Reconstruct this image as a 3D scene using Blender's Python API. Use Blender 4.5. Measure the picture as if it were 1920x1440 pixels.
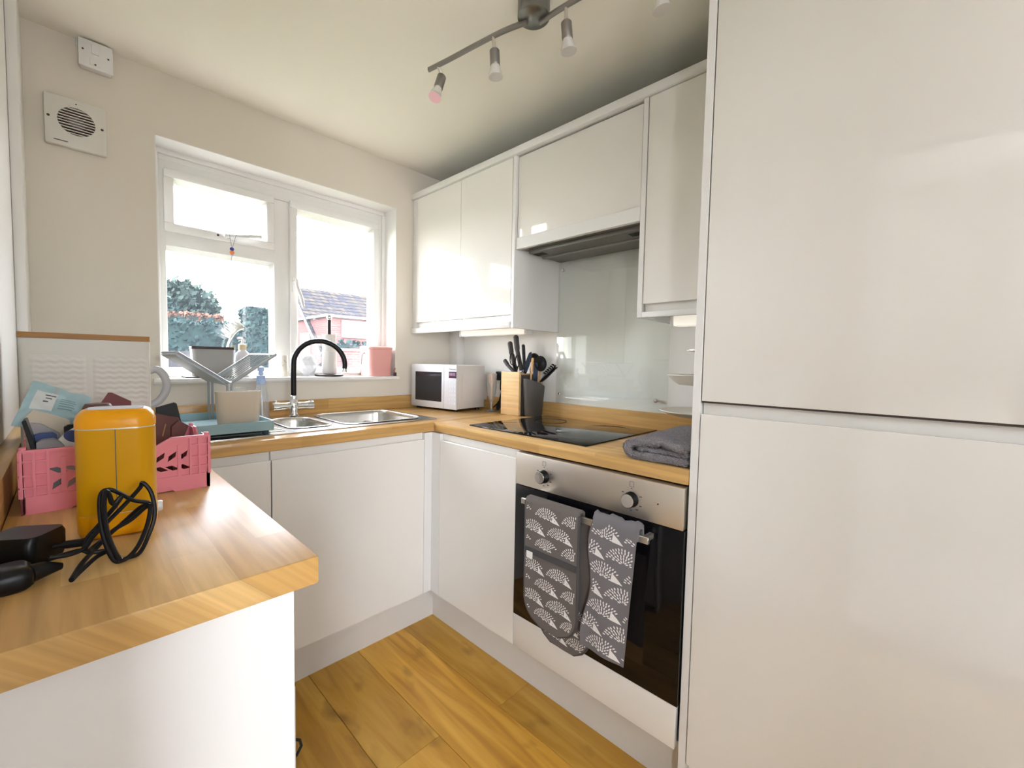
import bpy, bmesh, math, random
from mathutils import Vector, Matrix, noise

# ------------------------------------------------------------------ clear
for o in list(bpy.data.objects): bpy.data.objects.remove(o, do_unlink=True)
scene = bpy.context.scene
COL = scene.collection
random.seed(7)
PI = math.pi

# ------------------------------------------------------------------ camera
CAM = Vector((-1.0971, -1.5270, 1.1795)); YAW, PITCH, ROLL, FPX = -0.80327, -0.05157, 0.019856, 801.93
FW = Vector((-math.sin(YAW)*math.cos(PITCH), math.cos(YAW)*math.cos(PITCH), math.sin(PITCH)))
_R = Vector((math.cos(YAW), math.sin(YAW), 0)); _U = _R.cross(FW)
RT = _R*math.cos(ROLL) + _U*math.sin(ROLL); UP = -_R*math.sin(ROLL) + _U*math.cos(ROLL)
cam_data = bpy.data.cameras.new('camera'); cam = bpy.data.objects.new('camera', cam_data); COL.objects.link(cam)
m = Matrix.Identity(4)
for i in range(3):
    m[i][0] = RT[i]; m[i][1] = UP[i]; m[i][2] = -FW[i]; m[i][3] = CAM[i]
cam.matrix_world = m
cam_data.sensor_fit = 'HORIZONTAL'; cam_data.sensor_width = 36.0
cam_data.lens = FPX*36.0/1920.0; cam_data.clip_start = 0.02; cam_data.clip_end = 500
scene.camera = cam

# ------------------------------------------------------------------ light
world = bpy.data.worlds.new('sky'); scene.world = world; world.use_nodes = True
wn = world.node_tree.nodes; wl = world.node_tree.links
for n in list(wn): wn.remove(n)
w_out = wn.new('ShaderNodeOutputWorld'); w_bg = wn.new('ShaderNodeBackground'); w_sky = wn.new('ShaderNodeTexSky')
w_sky.sky_type = 'NISHITA'; w_sky.sun_disc = False
w_sky.sun_elevation = math.radians(57); w_sky.sun_rotation = math.radians(-74); w_sky.air_density = 1.0; w_sky.dust_density = 1.5
w_mix = wn.new('ShaderNodeMix'); w_mix.data_type = 'RGBA'; w_mix.inputs[0].default_value = 0.72
w_mix.inputs[7].default_value = (7.0, 7.05, 7.5, 1)          # thin bright cloud veil over the blue
wl.new(w_sky.outputs[0], w_mix.inputs[6]); wl.new(w_mix.outputs[2], w_bg.inputs[0]); wl.new(w_bg.outputs[0], w_out.inputs[0])
w_bg.inputs[1].default_value = 1.5
sun_d = bpy.data.lights.new('sun', 'SUN'); sun_d.energy = 3.0; sun_d.angle = math.radians(0.6); sun_d.color = (1.0, .93, .82)
sun = bpy.data.objects.new('sun', sun_d); COL.objects.link(sun)
sun.rotation_euler = Vector((0.52, -0.15, -0.84)).to_track_quat('-Z', 'Y').to_euler(); sun.location = (-4, 3, 8)
def portal(name, loc, sx, sy, direction):
    d = bpy.data.lights.new(name, 'AREA'); d.shape = 'RECTANGLE'; d.size = sx; d.size_y = sy; d.cycles.is_portal = True
    o = bpy.data.objects.new(name, d); COL.objects.link(o); o.location = loc
    o.rotation_euler = Vector(direction).to_track_quat('-Z', 'Z').to_euler(); return o
portal('portal_kitchen_window', (-0.334, .84, 1.55), 1.03, .95, (0, -1, 0))
portal('portal_hall_window', (-2.15, -2.72, 1.2), 1.1, 1.8, (0, 1, 0))
portal('portal_fill_window', (-.84, -3.22, 1.575), .52, .95, (0, 1, 0))
scene.view_settings.view_transform = 'Standard'; scene.view_settings.look = 'None'
scene.view_settings.gamma = 1.0; scene.view_settings.exposure = 1.32

# ------------------------------------------------------------------ helpers
def at(px, py, ax, v):
    d = FW*FPX + RT*(px-960) - UP*(py-720); k = 'xyz'.index(ax)
    return CAM + d*((v-CAM[k])/d[k])
def B(): return bmesh.new()
def _xf(vs, M):
    if M is not None:
        for v in vs: v.co = M @ v.co
def _bev(bm, faces, w, seg):
    es = list({e for f in faces for e in f.edges})
    bmesh.ops.bevel(bm, geom=es, offset=w, segments=seg, affect='EDGES', profile=.5, clamp_overlap=True)
def box(bm, x0, x1, y0, y1, z0, z1, bev=0, seg=2, M=None):
    if x0 > x1: x0, x1 = x1, x0
    if y0 > y1: y0, y1 = y1, y0
    if z0 > z1: z0, z1 = z1, z0
    t = bm if not bev else B()
    vs = [t.verts.new((x, y, z)) for x in (x0, x1) for y in (y0, y1) for z in (z0, z1)]
    fs = [t.faces.new([vs[i] for i in q]) for q in ((0,1,3,2),(4,6,7,5),(0,4,5,1),(2,3,7,6),(0,2,6,4),(1,5,7,3))]
    if bev:
        _bev(t, fs, bev, seg); _xf(t.verts, M); _merge(bm, t)
    else: _xf(vs, M)
def _merge(bm, t):
    mp = {v: bm.verts.new(v.co) for v in t.verts}
    for f in t.faces:
        try: bm.faces.new([mp[v] for v in f.verts])
        except ValueError: pass
    t.free()
def prism(bm, pts, axis, a0, a1, M=None, bev=0):
    def p3(p, a): return {'x': (a, p[0], p[1]), 'y': (p[0], a, p[1]), 'z': (p[0], p[1], a)}[axis]
    t = B(); A = [t.verts.new(p3(p, a0)) for p in pts]; C = [t.verts.new(p3(p, a1)) for p in pts]
    t.faces.new(A); t.faces.new(C[::-1]); n = len(pts)
    for i in range(n): t.faces.new((A[i], C[i], C[(i+1) % n], A[(i+1) % n]))
    if bev: _bev(t, list(t.faces), bev, 1)
    bmesh.ops.recalc_face_normals(t, faces=t.faces); _xf(t.verts, M); _merge(bm, t)
def loft(bm, rings, cap0=True, cap1=True, closed=False, M=None):
    t = B(); R = [[t.verts.new(p) for p in r] for r in rings]; n = len(rings[0])
    k = len(R) if closed else len(R)-1
    for i in range(k):
        a, b = R[i], R[(i+1) % len(R)]
        for j in range(n): t.faces.new((a[j], a[(j+1) % n], b[(j+1) % n], b[j]))
    if not closed:
        if cap0: t.faces.new(R[0][::-1])
        if cap1: t.faces.new(R[-1])
    bmesh.ops.recalc_face_normals(t, faces=t.faces); _xf(t.verts, M); _merge(bm, t)
def tube(bm, pts, r, n=8, closed=False, M=None, sy=1.0):
    P = [Vector(p) for p in pts]; N = len(P); rr = r if isinstance(r, (list, tuple)) else [r]*N
    T = []
    for i in range(N):
        a = P[(i-1) % N] if (closed or i) else P[0]; b = P[(i+1) % N] if (closed or i < N-1) else P[-1]
        T.append((b-a).normalized())
    ref = Vector((0, 0, 1)) if abs(T[0].z) < .9 else Vector((1, 0, 0))
    u = (ref - T[0]*ref.dot(T[0])).normalized(); rings = []
    for i in range(N):
        u = (u - T[i]*u.dot(T[i])).normalized(); w = T[i].cross(u)
        rings.append([P[i] + u*(rr[i]*math.cos(2*PI*j/n)*sy) + w*(rr[i]*math.sin(2*PI*j/n)) for j in range(n)])
    loft(bm, rings, closed=closed, M=M)
def lathe(bm, prof, c=(0, 0), n=24, M=None, cap0=True, cap1=True):
    loft(bm, [[(c[0]+r*math.cos(2*PI*j/n), c[1]+r*math.sin(2*PI*j/n), z) for j in range(n)] for r, z in prof], cap0, cap1, M=M)
def rrect(x0, x1, y0, y1, r, n=5):
    out = []
    for cx, cy, a in ((x1-r, y1-r, 0), (x0+r, y1-r, 90), (x0+r, y0+r, 180), (x1-r, y0+r, 270)):
        for i in range(n+1):
            t = math.radians(a + 90*i/n); out.append((cx+r*math.cos(t), cy+r*math.sin(t)))
    return out
def spline(pts, k=8, closed=False):
    P = [Vector(p) for p in pts]; N = len(P); out = []
    for i in range(N if closed else N-1):
        g = (lambda j: P[j % N]) if closed else (lambda j: P[max(0, min(N-1, j))])
        p0, p1, p2, p3 = g(i-1), g(i), g(i+1), g(i+2)
        for s in range(k):
            t = s/k; out.append(.5*((2*p1) + (p2-p0)*t + (2*p0-5*p1+4*p2-p3)*t*t + (3*p1-p0-3*p2+p3)*t**3))
    if not closed: out.append(P[-1])
    return out
def RZ(deg, c=(0, 0, 0)):
    c = Vector(c); return Matrix.Translation(c) @ Matrix.Rotation(math.radians(deg), 4, 'Z') @ Matrix.Translation(-c)
def frame(o, x, z):
    """matrix with origin o, local x and z axes"""
    z = Vector(z).normalized(); x = Vector(x); x = (x - z*x.dot(z)).normalized(); y = z.cross(x); M = Matrix.Identity(4)
    for i in range(3): M[i][0] = x[i]; M[i][1] = y[i]; M[i][2] = z[i]; M[i][3] = o[i]
    return M
def obj(name, bm, mt, parent=None, smooth=40):
    me = bpy.data.meshes.new(name)
    bmesh.ops.recalc_face_normals(bm, faces=bm.faces)
    bm.to_mesh(me); bm.free()
    if smooth:
        for p in me.polygons: p.use_smooth = True
        try: me.set_sharp_from_angle(angle=math.radians(smooth))
        except Exception: pass
    o = bpy.data.objects.new(name, me); COL.objects.link(o)
    for x in (mt if isinstance(mt, (list, tuple)) else [mt]): me.materials.append(x)
    if parent is not None:
        root = parent; off = Vector((0, 0, 0))
        while root is not None:
            off += Vector(root.location); root = root.parent
        o.parent = parent; o.matrix_parent_inverse = Matrix.Identity(4)
        o.location = -off
        if parent.parent is not None or parent.type == 'MESH':
            pass
    return o
def thing(name, label, cat, loc, group=None):
    o = bpy.data.objects.new(name, None); COL.objects.link(o); o.location = loc; o.empty_display_size = .05
    o['label'] = label; o['category'] = cat
    if group: o['group'] = group
    return o
def tag(o, label, cat, group=None):
    o['label'] = label; o['category'] = cat
    if group: o['group'] = group
    return o
def struct(o, label=None, cat=None):
    o['kind'] = 'structure'
    if label: o['label'] = label
    if cat: o['category'] = cat
    return o
def cut(o, cutter_bm):
    me = bpy.data.meshes.new('cutter'); bmesh.ops.recalc_face_normals(cutter_bm, faces=cutter_bm.faces); cutter_bm.to_mesh(me); cutter_bm.free()
    c = bpy.data.objects.new('cutter', me); COL.objects.link(c); c.matrix_world = Matrix.Identity(4)
    par, loc = o.parent, o.location.copy(); o.parent = None; o.location = (0, 0, 0)
    md = o.modifiers.new('b', 'BOOLEAN'); md.operation = 'DIFFERENCE'; md.object = c; md.solver = 'EXACT'
    bpy.context.view_layer.update(); dg = bpy.context.evaluated_depsgraph_get()
    new = bpy.data.meshes.new_from_object(o.evaluated_get(dg)); old = o.data
    o.modifiers.clear(); o.data = new; new.name = old.name
    o.parent = par; o.location = loc
    bpy.data.objects.remove(c, do_unlink=True); return o
def text_mesh(name, s, size, mt, M, parent, depth=.0002):
    cu = bpy.data.curves.new(name, 'FONT'); cu.body = s; cu.size = size; cu.extrude = depth; cu.align_x = 'CENTER'; cu.align_y = 'CENTER'; cu.resolution_u = 2
    t = bpy.data.objects.new(name, cu); COL.objects.link(t); bpy.context.view_layer.update()
    me = bpy.data.meshes.new_from_object(t.evaluated_get(bpy.context.evaluated_depsgraph_get()))
    bpy.data.objects.remove(t, do_unlink=True); me.transform(M)
    bm = B(); bm.from_mesh(me); bpy.data.meshes.remove(me)
    return obj(name, bm, mt, parent, smooth=0)

# ------------------------------------------------------------------ materials
def mat(name, col, rough=.5, metal=0.0, spec=.5, coat=0, trans=0, ior=1.45, bump=0, bscale=200, bdist=.002, var=0, vscale=8, emit=None, sheen=0, alpha=1, sss=0):
    mm = bpy.data.materials.new(name); mm.use_nodes = True; nt = mm.node_tree; p = nt.nodes['Principled BSDF']
    p.inputs['Base Color'].default_value = (*col, 1); p.inputs['Roughness'].default_value = rough; p.inputs['Metallic'].default_value = metal
    p.inputs['Specular IOR Level'].default_value = spec; p.inputs['IOR'].default_value = ior
    p.inputs['Coat Weight'].default_value = coat; p.inputs['Coat Roughness'].default_value = .03
    p.inputs['Transmission Weight'].default_value = trans; p.inputs['Sheen Weight'].default_value = sheen; p.inputs['Alpha'].default_value = alpha
    if sss: p.inputs['Subsurface Weight'].default_value = sss; p.inputs['Subsurface Radius'].default_value = (.01, .01, .01)
    if emit: p.inputs['Emission Color'].default_value = (*emit[:3], 1); p.inputs['Emission Strength'].default_value = emit[3]
    tc = nt.nodes.new('ShaderNodeTexCoord')
    if bump:
        no = nt.nodes.new('ShaderNodeTexNoise'); no.inputs['Scale'].default_value = bscale; no.inputs['Detail'].default_value = 3
        bu = nt.nodes.new('ShaderNodeBump'); bu.inputs['Strength'].default_value = bump; bu.inputs['Distance'].default_value = bdist
        nt.links.new(tc.outputs['Object'], no.inputs['Vector']); nt.links.new(no.outputs['Fac'], bu.inputs['Height']); nt.links.new(bu.outputs[0], p.inputs['Normal'])
    if var:
        no = nt.nodes.new('ShaderNodeTexNoise'); no.inputs['Scale'].default_value = vscale; no.inputs['Detail'].default_value = 4
        mx = nt.nodes.new('ShaderNodeMix'); mx.data_type = 'RGBA'
        mx.inputs[6].default_value = (*[c*(1-var) for c in col], 1); mx.inputs[7].default_value = (*[min(1, c*(1+var)) for c in col], 1)
        nt.links.new(tc.outputs['Object'], no.inputs['Vector']); nt.links.new(no.outputs['Fac'], mx.inputs[0]); nt.links.new(mx.outputs[2], p.inputs['Base Color'])
    return mm
def thin_glass(name, tint=(1, 1, 1), ior=1.5, rough=0.0, haze=0.0, hazecol=(.9, .9, .9), flare_veil=0.0):
    mm = bpy.data.materials.new(name); mm.use_nodes = True; nt = mm.node_tree
    for n in list(nt.nodes): nt.nodes.remove(n)
    out = nt.nodes.new('ShaderNodeOutputMaterial'); tr = nt.nodes.new('ShaderNodeBsdfTransparent'); gl = nt.nodes.new('ShaderNodeBsdfGlossy')
    fr = nt.nodes.new('ShaderNodeFresnel'); mx = nt.nodes.new('ShaderNodeMixShader')
    tr.inputs[0].default_value = (*tint, 1); gl.inputs['Roughness'].default_value = rough; fr.inputs[0].default_value = ior
    ge = nt.nodes.new('ShaderNodeNewGeometry'); m_a = nt.nodes.new('ShaderNodeMath'); m_a.operation = 'MULTIPLY_ADD'; m_a.inputs[1].default_value = 1/ior-ior; m_a.inputs[2].default_value = ior
    nt.links.new(ge.outputs['Backfacing'], m_a.inputs[0]); nt.links.new(m_a.outputs[0], fr.inputs[0])      # same reflectance from either side of the sheet
    nt.links.new(fr.outputs[0], mx.inputs[0]); nt.links.new(gl.outputs[0], mx.inputs[2])
    if haze:
        df = nt.nodes.new('ShaderNodeBsdfDiffuse'); df.inputs[0].default_value = (*hazecol, 1); m2 = nt.nodes.new('ShaderNodeMixShader'); m2.inputs[0].default_value = haze
        nt.links.new(tr.outputs[0], m2.inputs[1]); nt.links.new(df.outputs[0], m2.inputs[2]); nt.links.new(m2.outputs[0], mx.inputs[1])
    else: nt.links.new(tr.outputs[0], mx.inputs[1])
    if flare_veil:        # bluish lens flare veil put into the pane as translucency
        tl = nt.nodes.new('ShaderNodeBsdfTranslucent'); tl.inputs[0].default_value = (.72, .84, 1, 1); m3 = nt.nodes.new('ShaderNodeMixShader'); m3.inputs[0].default_value = flare_veil
        nt.links.new(mx.outputs[0], m3.inputs[1]); nt.links.new(tl.outputs[0], m3.inputs[2]); nt.links.new(m3.outputs[0], out.inputs[0])
    else: nt.links.new(mx.outputs[0], out.inputs[0])
    return mm
def wood(name, axis, c1, c2, sw, sl, rough=.28, grain=.35, coat=0.0):
    mm = bpy.data.materials.new(name); mm.use_nodes = True; nt = mm.node_tree; p = nt.nodes['Principled BSDF']; L = nt.links
    tc = nt.nodes.new('ShaderNodeTexCoord'); sp = nt.nodes.new('ShaderNodeSeparateXYZ'); L.new(tc.outputs['Object'], sp.inputs[0])
    u, v = (0, 1) if axis == 'x' else (1, 0)
    if axis == 'z': u, v = 2, 1
    ad = nt.nodes.new('ShaderNodeMath'); ad.operation = 'ADD'; L.new(sp.outputs[v], ad.inputs[0]); L.new(sp.outputs[0 if axis == 'z' else 2], ad.inputs[1])
    cb = nt.nodes.new('ShaderNodeCombineXYZ'); L.new(sp.outputs[u], cb.inputs[0]); L.new(ad.outputs[0], cb.inputs[1])
    br = nt.nodes.new('ShaderNodeTexBrick'); br.offset = .37; br.offset_frequency = 2
    br.inputs['Color1'].default_value = (*c1, 1); br.inputs['Color2'].default_value = (*c2, 1); br.inputs['Mortar'].default_value = (*[a*.9 for a in c1], 1)
    br.inputs['Scale'].default_value = 1; br.inputs['Mortar Size'].default_value = .0; br.inputs['Brick Width'].default_value = sl; br.inputs['Row Height'].default_value = sw
    L.new(cb.outputs[0], br.inputs['Vector'])
    mp = nt.nodes.new('ShaderNodeMapping'); mp.inputs['Scale'].default_value = (4, 70, 70); L.new(cb.outputs[0], mp.inputs[0])
    no = nt.nodes.new('ShaderNodeTexNoise'); no.inputs['Scale'].default_value = 1; no.inputs['Detail'].default_value = 5; no.inputs['Distortion'].default_value = .4
    L.new(mp.outputs[0], no.inputs['Vector'])
    rp = nt.nodes.new('ShaderNodeValToRGB'); rp.color_ramp.elements[0].position = .3; rp.color_ramp.elements[1].position = .72
    rp.color_ramp.elements[0].color = (1-grain, 1-grain*1.1, 1-grain*1.25, 1); rp.color_ramp.elements[1].color = (1.08, 1.06, 1.02, 1)
    L.new(no.outputs['Fac'], rp.inputs[0])
    mx = nt.nodes.new('ShaderNodeMix'); mx.data_type = 'RGBA'; mx.blend_type = 'MULTIPLY'; mx.inputs[0].default_value = 1
    L.new(br.outputs['Color'], mx.inputs[6]); L.new(rp.outputs[0], mx.inputs[7]); L.new(mx.outputs[2], p.inputs['Base Color'])
    p.inputs['Roughness'].default_value = rough; p.inputs['Specular IOR Level'].default_value = .22; p.inputs['Coat Weight'].default_value = coat; p.inputs['Coat Roughness'].default_value = .2
    return mm
def plank_mat():
    mm = bpy.data.materials.new('floor_oak'); mm.use_nodes = True; nt = mm.node_tree; p = nt.nodes['Principled BSDF']; L = nt.links
    tc = nt.nodes.new('ShaderNodeTexCoord'); oi = nt.nodes.new('ShaderNodeObjectInfo')
    ml = nt.nodes.new('ShaderNodeVectorMath'); ml.operation = 'SCALE'; ml.inputs[0].default_value = (37, 91, 13); L.new(oi.outputs['Random'], ml.inputs['Scale'])
    va = nt.nodes.new('ShaderNodeVectorMath'); L.new(tc.outputs['Object'], va.inputs[0]); L.new(ml.outputs[0], va.inputs[1])
    mp = nt.nodes.new('ShaderNodeMapping'); mp.inputs['Scale'].default_value = (17, 1.6, 1); L.new(va.outputs[0], mp.inputs[0])
    no = nt.nodes.new('ShaderNodeTexNoise'); no.inputs['Scale'].default_value = 1; no.inputs['Detail'].default_value = 6; no.inputs['Distortion'].default_value = 1.0; L.new(mp.outputs[0], no.inputs['Vector'])
    r1 = nt.nodes.new('ShaderNodeValToRGB'); e = r1.color_ramp.elements; e[0].position = .28; e[0].color = (.40, .18, .022, 1); e[1].position = .70; e[1].color = (.72, .42, .075, 1)
    k = r1.color_ramp.elements.new(.47); k.color = (.58, .30, .038, 1); L.new(no.outputs['Fac'], r1.inputs[0])
    mp2 = nt.nodes.new('ShaderNodeMapping'); mp2.inputs['Scale'].default_value = (8, 4.5, 1); L.new(va.outputs[0], mp2.inputs[0])
    n2 = nt.nodes.new('ShaderNodeTexNoise'); n2.inputs['Scale'].default_value = 1; n2.inputs['Detail'].default_value = 3; L.new(mp2.outputs[0], n2.inputs['Vector'])
    r2 = nt.nodes.new('ShaderNodeValToRGB'); e = r2.color_ramp.elements; e[0].position = .26; e[0].color = (.45, .40, .36, 1); e[1].position = .42; e[1].color = (1, 1, 1, 1); L.new(n2.outputs['Fac'], r2.inputs[0])
    m1 = nt.nodes.new('ShaderNodeMix'); m1.data_type = 'RGBA'; m1.blend_type = 'MULTIPLY'; m1.inputs[0].default_value = 1; L.new(r1.outputs[0], m1.inputs[6]); L.new(r2.outputs[0], m1.inputs[7])
    hs = nt.nodes.new('ShaderNodeHueSaturation'); mr = nt.nodes.new('ShaderNodeMapRange'); mr.inputs[3].default_value = .82; mr.inputs[4].default_value = 1.2
    L.new(oi.outputs['Random'], mr.inputs[0]); L.new(mr.outputs[0], hs.inputs['Value']); L.new(m1.outputs[2], hs.inputs['Color']); L.new(hs.outputs[0], p.inputs['Base Color'])
    mp3 = nt.nodes.new('ShaderNodeMapping'); mp3.inputs['Scale'].default_value = (120, 6, 1); L.new(va.outputs[0], mp3.inputs[0])
    n3 = nt.nodes.new('ShaderNodeTexNoise'); n3.inputs['Scale'].default_value = 1; L.new(mp3.outputs[0], n3.inputs['Vector'])
    bu = nt.nodes.new('ShaderNodeBump'); bu.inputs['Strength'].default_value = .12; bu.inputs['Distance'].default_value = .001; L.new(n3.outputs['Fac'], bu.inputs['Height']); L.new(bu.outputs[0], p.inputs['Normal'])
    p.inputs['Roughness'].default_value = .38; return mm
def brick_mat(name, c1, c2, mortar):
    mm = bpy.data.materials.new(name); mm.use_nodes = True; nt = mm.node_tree; p = nt.nodes['Principled BSDF']; L = nt.links
    tc = nt.nodes.new('ShaderNodeTexCoord'); sp = nt.nodes.new('ShaderNodeSeparateXYZ'); cb = nt.nodes.new('ShaderNodeCombineXYZ'); ad = nt.nodes.new('ShaderNodeMath')
    L.new(tc.outputs['Object'], sp.inputs[0]); L.new(sp.outputs[0], ad.inputs[0]); L.new(sp.outputs[1], ad.inputs[1]); L.new(ad.outputs[0], cb.inputs[0]); L.new(sp.outputs[2], cb.inputs[1])
    br = nt.nodes.new('ShaderNodeTexBrick'); br.inputs['Scale'].default_value = 1; br.inputs['Brick Width'].default_value = .225; br.inputs['Row Height'].default_value = .075; br.inputs['Mortar Size'].default_value = .01
    br.inputs['Color1'].default_value = (*c1, 1); br.inputs['Color2'].default_value = (*c2, 1); br.inputs['Mortar'].default_value = (*mortar, 1)
    L.new(cb.outputs[0], br.inputs['Vector']); L.new(br.outputs['Color'], p.inputs['Base Color']); p.inputs['Roughness'].default_value = .95; p.inputs['Specular IOR Level'].default_value = .05; return mm
def tile_mat(name, c1, c2):
    mm = brick_mat(name, c1, c2, tuple(a*.45 for a in c1)); br = [n for n in mm.node_tree.nodes if n.type == 'TEX_BRICK'][0]
    br.inputs['Brick Width'].default_value = .30; br.inputs['Row Height'].default_value = .16; br.inputs['Mortar Size'].default_value = .02; return mm
def steel(name, col, rough, streak_axis='y'):
    mm = mat(name, col, rough, 1.0); nt = mm.node_tree; p = nt.nodes['Principled BSDF']; L = nt.links
    tc = nt.nodes.new('ShaderNodeTexCoord'); mp = nt.nodes.new('ShaderNodeMapping'); mp.inputs['Scale'].default_value = (900, 3, 900) if streak_axis == 'y' else (3, 900, 900)
    no = nt.nodes.new('ShaderNodeTexNoise'); no.inputs['Scale'].default_value = 1; no.inputs['Detail'].default_value = 2
    mr = nt.nodes.new('ShaderNodeMapRange'); mr.inputs[3].default_value = rough*.75; mr.inputs[4].default_value = rough*1.3
    L.new(tc.outputs['Object'], mp.inputs[0]); L.new(mp.outputs[0], no.inputs['Vector']); L.new(no.outputs['Fac'], mr.inputs[0]); L.new(mr.outputs[0], p.inputs['Roughness']); return mm

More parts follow.
